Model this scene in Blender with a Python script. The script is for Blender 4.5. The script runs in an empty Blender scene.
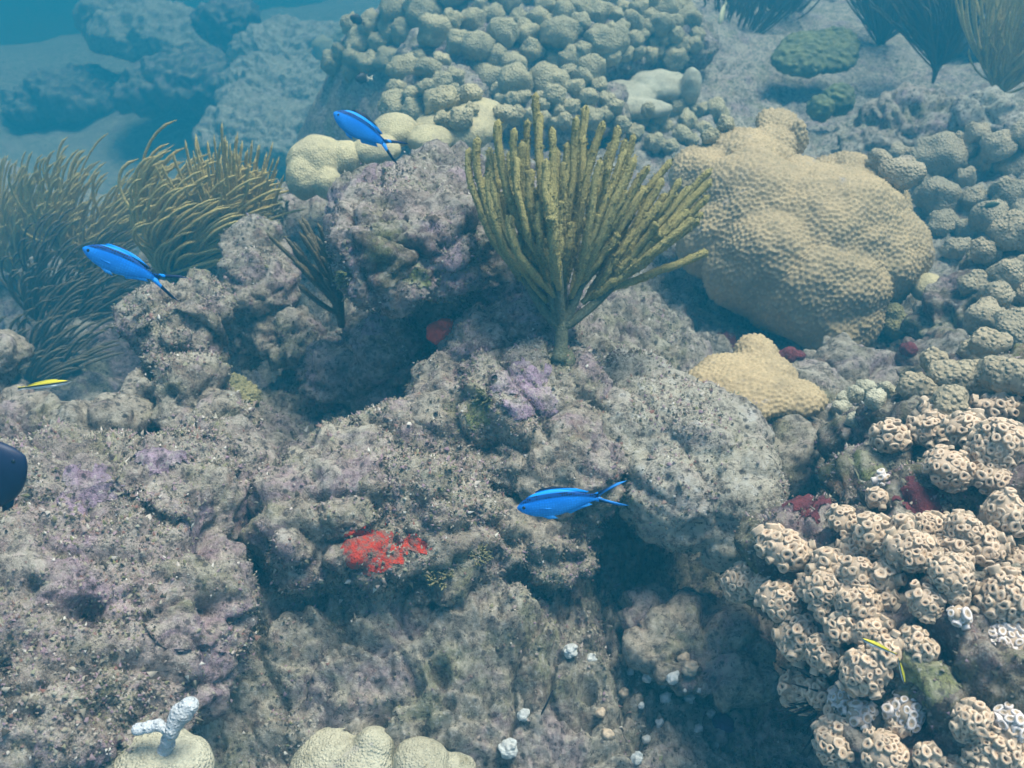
import bpy, bmesh, math, random
import numpy as np
from mathutils import Vector, Matrix, Quaternion

# ------------------------------------------------------------------ camera, sky, sun, exposure
SC = bpy.context.scene
COL = SC.collection
R = math.radians
random.seed(11)
RNG = np.random.default_rng(11)

CAM = Vector((0.0, 0.0, 1.1))
PITCH = R(38)
FPX = 887.0
cam_data = bpy.data.cameras.new('camera')
cam_data.sensor_width = 36.0
cam_data.lens = 36.0 * FPX / 1024.0
cam_data.clip_start = 0.02
cam_data.clip_end = 400
cam_data.dof.use_dof = True
cam_data.dof.focus_distance = 1.1
cam_data.dof.aperture_fstop = 9.0
cam = bpy.data.objects.new('camera', cam_data)
COL.objects.link(cam)
cam.location = CAM
cam.rotation_euler = (R(90) - PITCH, 0, 0)
SC.camera = cam

SUN_EL, SUN_AZ = R(70), R(55)          # azimuth from +Y towards +X
SUN_DIR = Vector((math.sin(SUN_AZ) * math.cos(SUN_EL), math.cos(SUN_AZ) * math.cos(SUN_EL), math.sin(SUN_EL)))
world = bpy.data.worlds.new('World')
SC.world = world
world.use_nodes = True
wn = world.node_tree.nodes
sky = wn.new('ShaderNodeTexSky')
sky.sky_type = 'NISHITA'
sky.sun_disc = False
sky.sun_elevation = SUN_EL
sky.sun_rotation = SUN_AZ
world.node_tree.links.new(sky.outputs[0], wn['Background'].inputs[0])
wn['Background'].inputs[1].default_value = 0.15

sun_data = bpy.data.lights.new('sun', 'SUN')
sun_data.energy = 4.2
sun_data.angle = R(28)
sun_data.color = (1.0, 0.96, 0.88)
sun = bpy.data.objects.new('sun', sun_data)
COL.objects.link(sun)
sun.location = (2, 3, 8)
sun.rotation_euler = SUN_DIR.to_track_quat('Z', 'Y').to_euler()

SC.view_settings.view_transform = 'Standard'
SC.view_settings.look = 'None'
SC.view_settings.gamma = 1
SC.view_settings.exposure = 0.97
SC.cycles.use_denoising = True
SC.cycles.max_bounces = 4
SC.cycles.use_adaptive_sampling = True
SC.cycles.adaptive_threshold = 0.03
SC.cycles.diffuse_bounces = 2
SC.cycles.volume_bounces = 0
SC.cycles.sample_clamp_indirect = 4.0

HAZE_DENSITY = 0.37
HAZE_COLOR = (0.011, 0.144, 0.225)
HAZE_ABSORB = (0.27, 0.40, 0.43)

# ------------------------------------------------------------------ helpers: space
FWD = Vector((0, math.cos(PITCH), -math.sin(PITCH)))
UP = Vector((0, math.sin(PITCH), math.cos(PITCH)))
RIGHT = Vector((1, 0, 0))

def ray(px, py):
    return FWD + RIGHT * ((px - 512) / FPX) + UP * ((384 - py) / FPX)

def P(px, py, d):
    """the point seen at this place of the photograph, d metres in front of the camera"""
    return CAM + ray(px, py) * d

def atz(px, py, z):
    r = ray(px, py)
    return CAM + r * ((z - CAM.z) / r.z)

def depth(p):
    return (Vector(p) - CAM).dot(FWD)

DG = None
def refresh():
    global DG
    bpy.context.view_layer.update()
    DG = bpy.context.evaluated_depsgraph_get()

def hit(px, py):
    """where the line of sight meets what is built so far"""
    ok, loc, nor, idx, ob, m = SC.ray_cast(DG, CAM, ray(px, py).normalized())
    if not ok:
        return atz(px, py, 0), Vector((0, 0, 1)), None
    return loc, nor, ob

# ------------------------------------------------------------------ helpers: noise
_perm = RNG.permutation(256).astype(np.int64)
_grad = RNG.normal(size=(256, 3))
_grad /= np.linalg.norm(_grad, axis=1)[:, None]
_grad = _grad.astype(np.float32)

def pnoise(p):
    p = np.asarray(p, np.float32)
    i = np.floor(p).astype(np.int64)
    f = p - i
    u = f * f * f * (f * (f * 6 - 15) + 10)
    out = 0
    for dx in (0, 1):
        wx = u[:, 0] if dx else 1 - u[:, 0]
        hx = _perm[(i[:, 0] + dx) & 255]
        for dy in (0, 1):
            wy = wx * (u[:, 1] if dy else 1 - u[:, 1])
            hy = _perm[(hx + i[:, 1] + dy) & 255]
            for dz in (0, 1):
                w = wy * (u[:, 2] if dz else 1 - u[:, 2])
                g = _grad[_perm[(hy + i[:, 2] + dz) & 255]]
                out = out + w * (g[:, 0] * (f[:, 0] - dx) + g[:, 1] * (f[:, 1] - dy) + g[:, 2] * (f[:, 2] - dz))
    return out * 1.6

def fbm(p, octaves=4, gain=0.5, lac=2.1):
    p = np.asarray(p, np.float32)
    a, s, t = 1.0, 0, 0
    for k in range(octaves):
        s = s + a * pnoise(p + 17.3 * k)
        t += a
        a *= gain
        p = p * lac
    return s / t

def ridged(p, octaves=3, gain=0.5):
    p = np.asarray(p, np.float32)
    a, s, t = 1.0, 0, 0
    for k in range(octaves):
        s = s + a * (1 - 2 * np.abs(pnoise(p + 31.7 * k)))
        t += a
        a *= gain
        p = p * 2.1
    return s / t

_jit = RNG.random((256, 3)).astype(np.float32)
def worley(p):
    """distance to the nearest point of a jittered lattice"""
    p = np.asarray(p, np.float32)
    i = np.floor(p).astype(np.int64)
    best = np.full(len(p), 9.0, np.float32)
    for dx in (-1, 0, 1):
        for dy in (-1, 0, 1):
            for dz in (-1, 0, 1):
                c = i + (dx, dy, dz)
                h = _perm[(_perm[(_perm[c[:, 0] & 255] + c[:, 1]) & 255] + c[:, 2]) & 255]
                q = c + _jit[h]
                best = np.minimum(best, ((q - p) ** 2).sum(1))
    return np.sqrt(best)

def sstep(a, b, x):
    t = np.clip((x - a) / (b - a), 0, 1)
    return t * t * (3 - 2 * t)

# ------------------------------------------------------------------ helpers: objects
def link(o, parent=None):
    COL.objects.link(o)
    if parent is not None:
        o.parent = parent
    return o

def tag(o, label=None, cat=None, group=None, kind=None):
    if label: o['label'] = label
    if cat: o['category'] = cat
    if group: o['group'] = group
    if kind: o['kind'] = kind
    return o

def empty(name, loc):
    o = bpy.data.objects.new(name, None)
    o.empty_display_size = 0.02
    o.location = loc
    return link(o)

def meshobj(name, verts, faces, mat, parent=None, loc=None, smooth=True, mats=None, midx=None):
    me = bpy.data.meshes.new(name)
    me.from_pydata([tuple(v) for v in np.asarray(verts, float)], [], [tuple(int(i) for i in f) for f in faces])
    for m in (mats or [mat]):
        me.materials.append(m)
    if midx is not None:
        me.polygons.foreach_set('material_index', np.asarray(midx, np.int32))
    if smooth:
        me.polygons.foreach_set('use_smooth', np.ones(len(me.polygons), bool))
    me.update()
    o = bpy.data.objects.new(name, me)
    if loc is not None:
        o.location = loc
    return link(o, parent)

def fastmesh(name, verts, quads, mat, nsides=4):
    """a big mesh from numpy arrays"""
    me = bpy.data.meshes.new(name)
    verts = np.asarray(verts, np.float32)
    quads = np.asarray(quads, np.int32)
    me.vertices.add(len(verts))
    me.vertices.foreach_set('co', verts.ravel())
    me.loops.add(quads.size)
    me.loops.foreach_set('vertex_index', quads.ravel())
    me.polygons.add(len(quads))
    me.polygons.foreach_set('loop_start', np.arange(0, quads.size, nsides, dtype=np.int32))
    me.polygons.foreach_set('use_smooth', np.ones(len(quads), bool))
    me.update(calc_edges=True)
    me.materials.append(mat)
    o = bpy.data.objects.new(name, me)
    return link(o)

def get_co(me):
    a = np.empty(len(me.vertices) * 3, np.float32)
    me.vertices.foreach_get('co', a)
    return a.reshape(-1, 3)

def get_no(me):
    a = np.empty(len(me.vertices) * 3, np.float32)
    me.vertices.foreach_get('normal', a)
    return a.reshape(-1, 3)

def blob(name, ells, voxel, mat, disp, parent=None, smooth_it=10, base=None):
    """several overlapping ellipsoids grown into one skin, then given relief.
    ells: (centre, (rx, ry, rz), turn about z in degrees, lean about x in degrees)"""
    bm = bmesh.new()
    for e in ells:
        c, r = e[0], e[1]
        rz = e[2] if len(e) > 2 else 0
        rx = e[3] if len(e) > 3 else 0
        m = Matrix.Translation(c) @ Matrix.Rotation(R(rz), 4, 'Z') @ Matrix.Rotation(R(rx), 4, 'X') @ Matrix.Diagonal((r[0], r[1], r[2], 1))
        bmesh.ops.create_icosphere(bm, subdivisions=4, radius=1, matrix=m)
    me = bpy.data.meshes.new(name)
    bm.to_mesh(me); bm.free()
    tmp = bpy.data.objects.new('tmp', me)
    COL.objects.link(tmp)
    rm = tmp.modifiers.new('r', 'REMESH'); rm.mode = 'VOXEL'; rm.voxel_size = voxel
    sm = tmp.modifiers.new('s', 'SMOOTH'); sm.factor = 0.5; sm.iterations = smooth_it
    bpy.context.view_layer.update()
    dg = bpy.context.evaluated_depsgraph_get()
    out = bpy.data.meshes.new_from_object(tmp.evaluated_get(dg))
    bpy.data.objects.remove(tmp); bpy.data.meshes.remove(me)
    co, no = get_co(out), get_no(out)
    if disp is not None:
        d = disp(co, no)
        co = co + (no * d[:, None] if d.ndim == 1 else d)
    if base is None:
        lo, hi = co.min(0), co.max(0)
        base = Vector(((lo[0] + hi[0]) / 2, (lo[1] + hi[1]) / 2, lo[2]))
    pw = parent.location if parent is not None else Vector((0, 0, 0))
    out.vertices.foreach_set('co', (co - np.array(base, np.float32)).ravel())
    out.polygons.foreach_set('use_smooth', np.ones(len(out.polygons), bool))
    out.materials.clear(); out.materials.append(mat)
    out.update()
    out.name = name
    o = bpy.data.objects.new(name, out)
    o.location = Vector(base) - pw
    return link(o, parent)

def tube_data(pts, rad, sides=8, jitter=0.0, cap=True):
    """a swept tube through pts with a radius at each"""
    pts = np.asarray(pts, float); n = len(pts)
    t = np.gradient(pts, axis=0)
    t /= np.linalg.norm(t, axis=1)[:, None] + 1e-9
    ref = np.array([0.3, 1, 0.2]) if abs(t[0][1]) < 0.9 else np.array([1, 0, 0.2])
    u = ref - t[0] * ref.dot(t[0]); u /= np.linalg.norm(u)
    V = []
    for k in range(n):
        u = u - t[k] * u.dot(t[k]); u /= np.linalg.norm(u) + 1e-9
        w = np.cross(t[k], u)
        a = np.arange(sides) * 2 * math.pi / sides
        rr = rad[k] * (1 + jitter * RNG.normal(size=sides)) if jitter else rad[k]
        V.append(pts[k] + (np.cos(a) * rr)[:, None] * u + (np.sin(a) * rr)[:, None] * w)
    V = np.concatenate(V)
    F = []
    for k in range(n - 1):
        for s in range(sides):
            s2 = (s + 1) % sides
            F.append((k * sides + s, k * sides + s2, (k + 1) * sides + s2, (k + 1) * sides + s))
    if cap:
        F.append(tuple(range(sides))[::-1]); F.append(tuple((n - 1) * sides + s for s in range(sides)))
    return V, F

def bez(p0, p1, p2, p3, n):
    t = np.linspace(0, 1, n)[:, None]
    p0, p1, p2, p3 = (np.array(p, float) for p in (p0, p1, p2, p3))
    return (1 - t) ** 3 * p0 + 3 * (1 - t) ** 2 * t * p1 + 3 * (1 - t) * t * t * p2 + t ** 3 * p3

# ------------------------------------------------------------------ helpers: materials
class Mat:
    def __init__(self, name, rough=0.85, spec=0.15):
        self.m = bpy.data.materials.new(name)
        self.m.use_nodes = True
        self.t = self.m.node_tree
        self.b = self.t.nodes['Principled BSDF']
        self.b.inputs['Roughness'].default_value = rough
        self.b.inputs['Specular IOR Level'].default_value = spec
        tc = self.t.nodes.new('ShaderNodeTexCoord')
        self.co = tc.outputs['Object']
        g = self.t.nodes.new('ShaderNodeNewGeometry')
        self.pos = g.outputs['Position']; self.nor = g.outputs['Normal']; self.isl = g.outputs['Random Per Island']
        oi = self.t.nodes.new('ShaderNodeObjectInfo'); self.rnd = oi.outputs['Random']
    def put(self, sock, v):
        if hasattr(v, 'is_output'):
            self.t.links.new(v, sock)
        elif isinstance(v, (tuple, list)):
            sock.default_value = (*v, 1) if len(v) == 3 and len(sock.default_value) == 4 else v
        else:
            sock.default_value = v
    def noise(self, scale, detail=3, rough=0.55, co=None, dist=0.0):
        n = self.t.nodes.new('ShaderNodeTexNoise')
        self.put(n.inputs['Vector'], co if co is not None else self.pos)
        n.inputs['Scale'].default_value = scale; n.inputs['Detail'].default_value = detail
        n.inputs['Roughness'].default_value = rough; n.inputs['Distortion'].default_value = dist
        return n.outputs['Fac']
    def voro(self, scale, co=None, rnd=1.0, feature='F1', out='Distance'):
        n = self.t.nodes.new('ShaderNodeTexVoronoi'); n.feature = feature
        self.put(n.inputs['Vector'], co if co is not None else self.pos)
        n.inputs['Scale'].default_value = scale; n.inputs['Randomness'].default_value = rnd
        return n.outputs[out]
    def ramp(self, fac, stops, interp='LINEAR'):
        n = self.t.nodes.new('ShaderNodeValToRGB'); self.put(n.inputs[0], fac)
        n.color_ramp.interpolation = interp
        el = n.color_ramp.elements
        while len(el) < len(stops): el.new(0.5)
        for e, (p, c) in zip(el, stops):
            e.position = p; e.color = (*c, 1) if isinstance(c, (tuple, list)) else (c, c, c, 1)
        return n.outputs[0]
    def mix(self, fac, a, b, mode='MIX'):
        n = self.t.nodes.new('ShaderNodeMix'); n.data_type = 'RGBA'; n.blend_type = mode
        self.put(n.inputs[0], fac); self.put(n.inputs[6], a); self.put(n.inputs[7], b)
        return n.outputs[2]
    def math(self, op, a, b=0.0):
        n = self.t.nodes.new('ShaderNodeMath'); n.operation = op
        self.put(n.inputs[0], a); self.put(n.inputs[1], b)
        return n.outputs[0]
    def sep(self, v):
        n = self.t.nodes.new('ShaderNodeSeparateXYZ'); self.put(n.inputs[0], v)
        return n.outputs
    def bump(self, h, dist, strength=1.0):
        n = self.t.nodes.new('ShaderNodeBump')
        n.inputs['Strength'].default_value = strength; n.inputs['Distance'].default_value = dist
        self.put(n.inputs['Height'], h)
        if self.b.inputs['Normal'].is_linked:
            self.t.links.new(self.b.inputs['Normal'].links[0].from_socket, n.inputs['Normal'])
        self.t.links.new(n.outputs[0], self.b.inputs['Normal'])
    def color(self, v):
        self.put(self.b.inputs['Base Color'], v)
        return self.m

def rock_mat(name, base, alt, mauve=0.5, green=0.4, white=0.5, rust=0.3, grain=1.0):
    """encrusted reef rock: grains of sand, pink coralline crust, turf, pale specks"""
    m = Mat(name, 0.95, 0.08)
    c = m.mix(m.ramp(m.noise(7, 5, 0.6), [(0.38, 0), (0.62, 1)]), base, alt)
    c = m.mix(m.math('MULTIPLY', m.ramp(m.noise(9, 5, 0.65, dist=0.8), [(0.50, 0), (0.60, 1)]), mauve), c, (0.37, 0.255, 0.30))
    c = m.mix(m.math('MULTIPLY', m.ramp(m.noise(13, 5, 0.65), [(0.52, 0), (0.64, 1)]), green), c, (0.21, 0.22, 0.085))
    c = m.mix(m.math('MULTIPLY', m.ramp(m.noise(19, 5, 0.65), [(0.56, 0), (0.66, 1)]), rust), c, (0.17, 0.075, 0.055))
    nz = m.sep(m.nor)[2]
    sed = m.math('MULTIPLY', m.ramp(nz, [(0.55, 0), (0.9, 1)]), m.ramp(m.noise(15, 5, 0.65), [(0.44, 0), (0.58, 1)]))
    c = m.mix(m.math('MULTIPLY', sed, 0.7), c, (0.44, 0.40, 0.31))
    # grains, dark turf patches and specks, pale sand
    g1 = m.noise(105, 5, 0.8)
    g2 = m.noise(52, 5, 0.7, dist=0.5)
    c = m.mix(m.math('MULTIPLY', m.ramp(g2, [(0.36, 1), (0.49, 0)]), 0.72), c, (0.080, 0.062, 0.052))
    c = m.mix(m.math('MULTIPLY', m.ramp(g2, [(0.54, 0), (0.68, 1)]), 0.55), c, tuple(min(.6, x * 1.55 + .03) for x in base))
    c = m.mix(m.math('MULTIPLY', m.ramp(g1, [(0.38, 1), (0.47, 0)]), 0.80 * grain), c, (0.060, 0.046, 0.042))
    c = m.mix(m.math('MULTIPLY', m.ramp(g1, [(0.54, 0), (0.64, 1)]), white), c, (0.52, 0.49, 0.42))
    sp2 = m.ramp(m.voro(48), [(0.13, 1), (0.22, 0)])
    c = m.mix(m.math('MULTIPLY', sp2, 0.7), c, (0.04, 0.035, 0.04))
    m.bump(m.noise(60, 6, 0.7), 0.010)
    m.bump(g1, 0.005)
    return m.color(c)

M = {}
M['rock'] = rock_mat('reef_rock', (0.38, 0.32, 0.24), (0.25, 0.21, 0.155), mauve=0.6, green=.5, rust=0.5)
M['rock_mauve'] = rock_mat('mauve_rock', (0.36, 0.29, 0.255), (0.25, 0.205, 0.165), mauve=0.75, green=0.5, rust=0.55)
M['rock_pale'] = rock_mat('pale_rock', (0.50, 0.455, 0.345), (0.41, 0.37, 0.28), mauve=0.25, green=0.25, white=0.5, rust=0.12)
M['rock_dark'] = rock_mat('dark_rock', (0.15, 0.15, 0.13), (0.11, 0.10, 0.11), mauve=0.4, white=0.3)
M['rock_brown'] = rock_mat('brown_rock', (0.17, 0.12, 0.10), (0.13, 0.12, 0.07), mauve=0.4, green=0.7, white=0.4, rust=0.7)
M['seabed'] = rock_mat('seabed', (0.37, 0.325, 0.25), (0.26, 0.23, 0.175), mauve=0.45, green=0.5, white=0.6, rust=.4)

def coral_mat(name, c1, c2, scale, relief, big=6, tip=0.35, film=0.3):
    m = Mat(name, 0.8, 0.12)
    v = m.voro(scale, rnd=0.75)
    c = m.mix(m.ramp(m.noise(big, 3), [(0.36, 0), (0.64, 1)]), c1, c2)
    c = m.mix(m.math('MULTIPLY', m.ramp(v, [(0.0, 1), (0.42, 0)]), tip), c, tuple(min(1, x * 1.5 + 0.03) for x in c1))
    c = m.mix(0.25, c, m.ramp(m.noise(big * 9, 3), [(0.3, 0.2), (0.7, 0.8)]), 'OVERLAY')
    # bare scars and thin algal film
    c = m.mix(m.math('MULTIPLY', m.ramp(m.noise(17, 5, 0.7, dist=.6), [(0.62, 0), (0.70, 1)]), film), c, (0.30, 0.27, 0.25))
    c = m.mix(m.math('MULTIPLY', m.ramp(m.noise(28, 5, 0.7), [(0.58, 0), (0.72, 1)]), film), c, (0.19, 0.165, 0.09))
    if relief:
        m.bump(m.ramp(v, [(0.0, 1), (0.6, 0)]), relief)
    m.bump(m.noise(scale * 2.2, 2), 0.002, 0.6)
    return m.color(c)

M['star_coral'] = coral_mat('star_coral', (0.39, 0.295, 0.160), (0.31, 0.24, 0.135), 115, 0.0, film=.55)
M['lobe_coral'] = coral_mat('lobe_coral', (0.42, 0.36, 0.21), (0.30, 0.265, 0.16), 135, 0.0045)
M['lobe_coral_right'] = coral_mat('lobe_coral_brown', (0.38, 0.31, 0.20), (0.28, 0.24, 0.16), 135, 0.0045)
M['pale_coral'] = coral_mat('pale_coral', (0.45, 0.42, 0.30), (0.36, 0.33, 0.23), 260, 0.0018, 14, film=.8)
M['yellow_coral'] = coral_mat('yellow_coral', (0.45, 0.39, 0.22), (0.37, 0.32, 0.19), 200, 0.0014, 12, film=.5)
M['bleached'] = coral_mat('bleached_coral', (0.50, 0.52, 0.52), (0.40, 0.41, 0.40), 260, 0.002, 20, film=.6)
M['knob_green'] = coral_mat('olive_knob_coral', (0.24, 0.21, 0.10), (0.17, 0.16, 0.08), 160, 0.003, 20)
M['green_plate'] = coral_mat('green_plate_coral', (0.15, 0.165, 0.075), (0.09, 0.105, 0.06), 40, 0.008, 22)

def zoa_mat(name, c, var):
    m = Mat(name, 0.6, 0.25)
    k = m.mix(m.rnd, c, var)
    k = m.mix(0.35, k, m.ramp(m.noise(300, 3), [(0.3, 0.25), (0.7, 0.75)]), 'OVERLAY')
    return m.color(k)
M['zoa_rim'] = zoa_mat('polyp_rim', (0.61, 0.465, 0.325), (0.48, 0.365, 0.25))
M['zoa_wall'] = zoa_mat('polyp_wall', (0.46, 0.36, 0.25), (0.36, 0.28, 0.19))
M['zoa_disc'] = zoa_mat('polyp_disc', (0.50, 0.35, 0.22), (0.38, 0.26, 0.165))
M['zoa_mouth'] = zoa_mat('polyp_mouth', (0.15, 0.085, 0.05), (0.09, 0.05, 0.03))
M['zoa_pale'] = zoa_mat('polyp_pale', (0.66, 0.60, 0.55), (0.58, 0.50, 0.44))
M['zoa_flesh'] = zoa_mat('colony_flesh', (0.44, 0.33, 0.23), (0.36, 0.27, 0.18))

def rod_mat(name, c1, c2, grain):
    m = Mat(name, 0.9, 0.08)
    c = m.mix(m.noise(25, 3), c1, c2)
    c = m.mix(0.5, c, m.ramp(m.noise(grain, 3, 0.7), [(0.3, 0.2), (0.7, 0.85)]), 'OVERLAY')
    m.bump(m.noise(grain, 3, 0.7), 0.006)
    return m.color(c)
M['rod'] = rod_mat('sea_rod_olive', (0.39, 0.335, 0.125), (0.29, 0.25, 0.10), 330)
M['rod_stem'] = rod_mat('sea_rod_stem', (0.15, 0.155, 0.09), (0.11, 0.12, 0.08), 250)
M['rod_far'] = rod_mat('sea_rod_brown', (0.58, 0.45, 0.16), (0.44, 0.34, 0.12), 200)
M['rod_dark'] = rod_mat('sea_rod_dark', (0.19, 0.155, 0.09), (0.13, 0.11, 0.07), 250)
M['fan'] = rod_mat('sea_fan_purple', (0.10, 0.09, 0.14), (0.07, 0.07, 0.11), 250)

def crust_mat(name, c1, c2, rough=0.75):
    m = Mat(name, rough, 0.2)
    c = m.mix(m.ramp(m.noise(60, 4, 0.65), [(0.35, 0), (0.65, 1)]), c1, c2)
    m.bump(m.noise(160, 4, 0.7), 0.006)
    return m.color(c)
def red_mat():
    m = Mat('red_sponge', .8, .15)
    c = m.mix(m.ramp(m.noise(60, 4, 0.65), [(0.35, 0), (0.65, 1)]), (0.54, 0.05, 0.018), (0.36, 0.034, 0.018))
    c = m.mix(m.math('MULTIPLY', m.ramp(m.noise(85, 5, 0.75), [(0.45, 0), (0.56, 1)]), .85), c, (0.20, 0.13, 0.10))
    m.bump(m.noise(160, 4, 0.7), 0.008)
    return m.color(c)
M['red'] = red_mat()
M['maroon'] = crust_mat('maroon_crust', (0.16, 0.032, 0.034), (0.085, 0.024, 0.03))
M['pink'] = rock_mat('pink_coralline', (0.37, 0.26, 0.33), (0.28, 0.21, 0.26), mauve=0.6, green=0.2, white=0.7, rust=0.35)
M['lime'] = rock_mat('lime_algae', (0.26, 0.27, 0.10), (0.17, 0.19, 0.07), mauve=0.2, green=0.5, white=0.6, rust=0.3)
M['black'] = crust_mat('black_sponge', (0.035, 0.04, 0.055), (0.02, 0.022, 0.035))
M['purple'] = crust_mat('purple_sponge', (0.10, 0.045, 0.14), (0.06, 0.03, 0.09))
M['pebble'] = crust_mat('white_cup', (0.62, 0.64, 0.60), (0.48, 0.48, 0.44))
M['urchin'] = crust_mat('urchin_black', (0.012, 0.012, 0.016), (0.02, 0.02, 0.025), 0.5)

def turf_mat():
    m = Mat('turf', 0.95, 0.05)
    c = m.ramp(m.isl, [(0.0, (0.05, 0.042, 0.035)), (0.2, (0.13, 0.115, 0.08)), (0.38, (0.27, 0.24, 0.18)), (0.55, (0.25, 0.17, 0.20)),
                       (0.68, (0.15, 0.15, 0.07)), (0.8, (0.34, 0.31, 0.25)), (0.92, (0.17, 0.085, 0.065)), (1.0, (0.54, 0.52, 0.45))])
    return m.color(c)
M['turf'] = turf_mat()

# ------------------------------------------------------------------ the seabed
CTRL = [  # place in the photograph -> height of the bottom there
    (0, 768, .20), (150, 768, .10), (256, 768, .05), (512, 768, .03), (700, 768, -.05), (850, 768, .0), (1024, 768, .14),
    (0, 620, .24), (150, 620, .20), (280, 620, .16), (450, 620, .16), (560, 620, .12), (640, 620, -.02), (720, 620, -.06), (850, 600, .06), (1000, 600, .16),
    (0, 500, .26), (150, 500, .23), (240, 510, .10), (300, 480, .16), (450, 480, .15), (560, 480, .12), (700, 500, .0), (790, 500, -.10), (900, 480, .12), (1000, 480, .18),
    (0, 440, .20), (90, 440, .16),  (150, 405, .12), (300, 415, .06), (250, 400, .04), (420, 400, .12), (560, 400, .20), (700, 400, .07), (850, 400, -.03), (1000, 390, .05),
    (30, 330, -.55), (150, 300, -.05), (270, 300, -.03), (380, 340, .08), (310, 350, .08), (450, 300, .10), (560, 300, .10), (700, 300, -.04), (850, 320, -.08), (1000, 300, .02),
    (50, 220, -.75), (200, 210, -.90), (300, 190, -.75), (400, 180, .02), (600, 200, .03), (800, 200, -.05), (1000, 200, .0),
    (50, 110, -2.1), (200, 100, -2.3), (330, 90, -1.7), (500, 90, .03), (650, 90, .0), (850, 90, -.12), (1000, 100, -.08),
    (20, 10, -3.3), (150, 10, -2.5), (280, 10, -2.8), (400, 10, -.05), (520, 10, .10), (650, 10, .06), (800, 10, -.12), (1000, 10, -.10),
]
# the drop behind the left rim, in metres
DROP = [(-.78, 1.16, -.32), (-.98, 1.18, -.40), (-.66, 1.32, -.34), (-.84, 1.42, -.48), (-.56, 1.62, -.34), (-1.2, 1.3, -.5), (-1.1, 1.7, -.6),
        (-.75, 3.0, -.75), (-1.05, 3.9, -1.35), (-1.5, 4.8, -2.0), (-2.3, 5.0, -2.4), (-1.2, 5.6, -2.2), (-1.7, 3.6, -1.7)]
_cp = np.array([tuple(atz(*c)) for c in CTRL] + DROP)
def _tps(d2):
    return 0.5 * d2 * np.log(d2 + 1e-9)
_n = len(_cp)
_A = np.zeros((_n + 3, _n + 3))
_d2 = ((_cp[:, None, :2] - _cp[None, :, :2]) ** 2).sum(-1)
_A[:_n, :_n] = _tps(_d2) + np.eye(_n) * 0.002
_A[:_n, _n] = 1; _A[:_n, _n + 1:] = _cp[:, :2]; _A[_n:, :_n] = _A[:_n, _n:].T
_w = np.linalg.solve(_A, np.concatenate([_cp[:, 2], np.zeros(3)]))
def ground(x, y):
    z = _w[_n] + _w[_n + 1] * x + _w[_n + 2] * y
    for k in range(_n):
        z = z + _w[k] * _tps((x - _cp[k, 0]) ** 2 + (y - _cp[k, 1]) ** 2)
    r = np.sqrt(x * x + y * y)
    far = -1.75 + 1.35 * sstep(-2.5, 2.5, x) - 1.9 * sstep(10, 16, r) * (1 - sstep(-2.5, 2.5, x))
    near = 0.1
    z = np.clip(z, -4.0, 0.6)
    a = np.abs(np.arctan2(x, y))
    z = z + (far - z) * sstep(5.2, 7.2, r)
    side = sstep(R(40), R(75), a) * (1 - sstep(5.2, 7.2, r))
    z = z + (near - 0.35 * (r > 0) - z) * side
    return z

# larger hollows of the reef: (where, width, depth)
HOLLOWS = [(P(230, 518, 1.06), .042, .075), (P(290, 430, 1.23), .040, .07), (P(130, 668, .92), .010, .022), (P(196, 293, 1.42), .013, .035), (P(150, 315, 1.40), .02, .03), (P(915, 120, 2.66), .035, .09),
           (P(490, 448, 1.23), .030, .045), (P(85, 640, .95), .018, .03), (P(560, 620, 1.22), .030, .04), (P(120, 452, 1.09), .012, .02), (P(185, 470, 1.1), .010, .02), (P(60, 520, 1.0), .008, .015), (P(145, 570, .98), .012, .025),
           (P(345, 600, 1.12), .03, .03), (P(455, 575, 1.18), .022, .04), (P(520, 575, 1.2), .018, .03), (P(425, 650, 1.12), .02, .025), (P(480, 690, 1.12), .016, .02), (P(330, 690, 1.1), .02, .02), (P(690, 520, 1.2), .02, .03), (P(210, 610, 1.0), .02, .035), (P(30, 720, .92), .03, .04)]
def rock_relief(p, s=1.0):
    """lumps, ledges, grain and worm holes of old reef rock"""
    h = 0.030 * fbm(p / 0.17, 3) + 0.017 * ridged(p / 0.075 + 5, 3) + 0.011 * fbm(p / 0.024 + 9, 3, 0.6)
    h = h + 0.016 * ridged(p * np.array([1, 1, 2.6], np.float32) / 0.12 + 23, 2)
    h = h - 0.020 * np.exp(-np.abs(pnoise(p / 0.10 + 51)) * 14) - 0.008 * np.exp(-np.abs(pnoise(p / 0.04 + 61)) * 12)
    wk = worley(p / 0.058 + 13)
    h = h + 0.018 * (0.55 - wk) * sstep(-.1, .3, pnoise(p / 0.3 + 90))
    w = worley(p / 0.085 + 3)
    keep = sstep(0.0, 0.15, pnoise(p / 0.2 + 40))
    h = h - keep * 0.034 * (1 - sstep(0.10, 0.27, w))
    w2 = worley(p / 0.034 + 8)
    h = h - sstep(.05, .2, pnoise(p / 0.11 + 70)) * 0.014 * (1 - sstep(0.12, 0.32, w2))
    h = h * s
    for c, wd, dp in HOLLOWS:
        d2 = ((p - np.array(c, np.float32)) ** 2).sum(1) / (wd * wd)
        h = h - dp * np.exp(-np.minimum(d2, 9.0) ** 1.5) * (d2 < 9)
    return h

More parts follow.
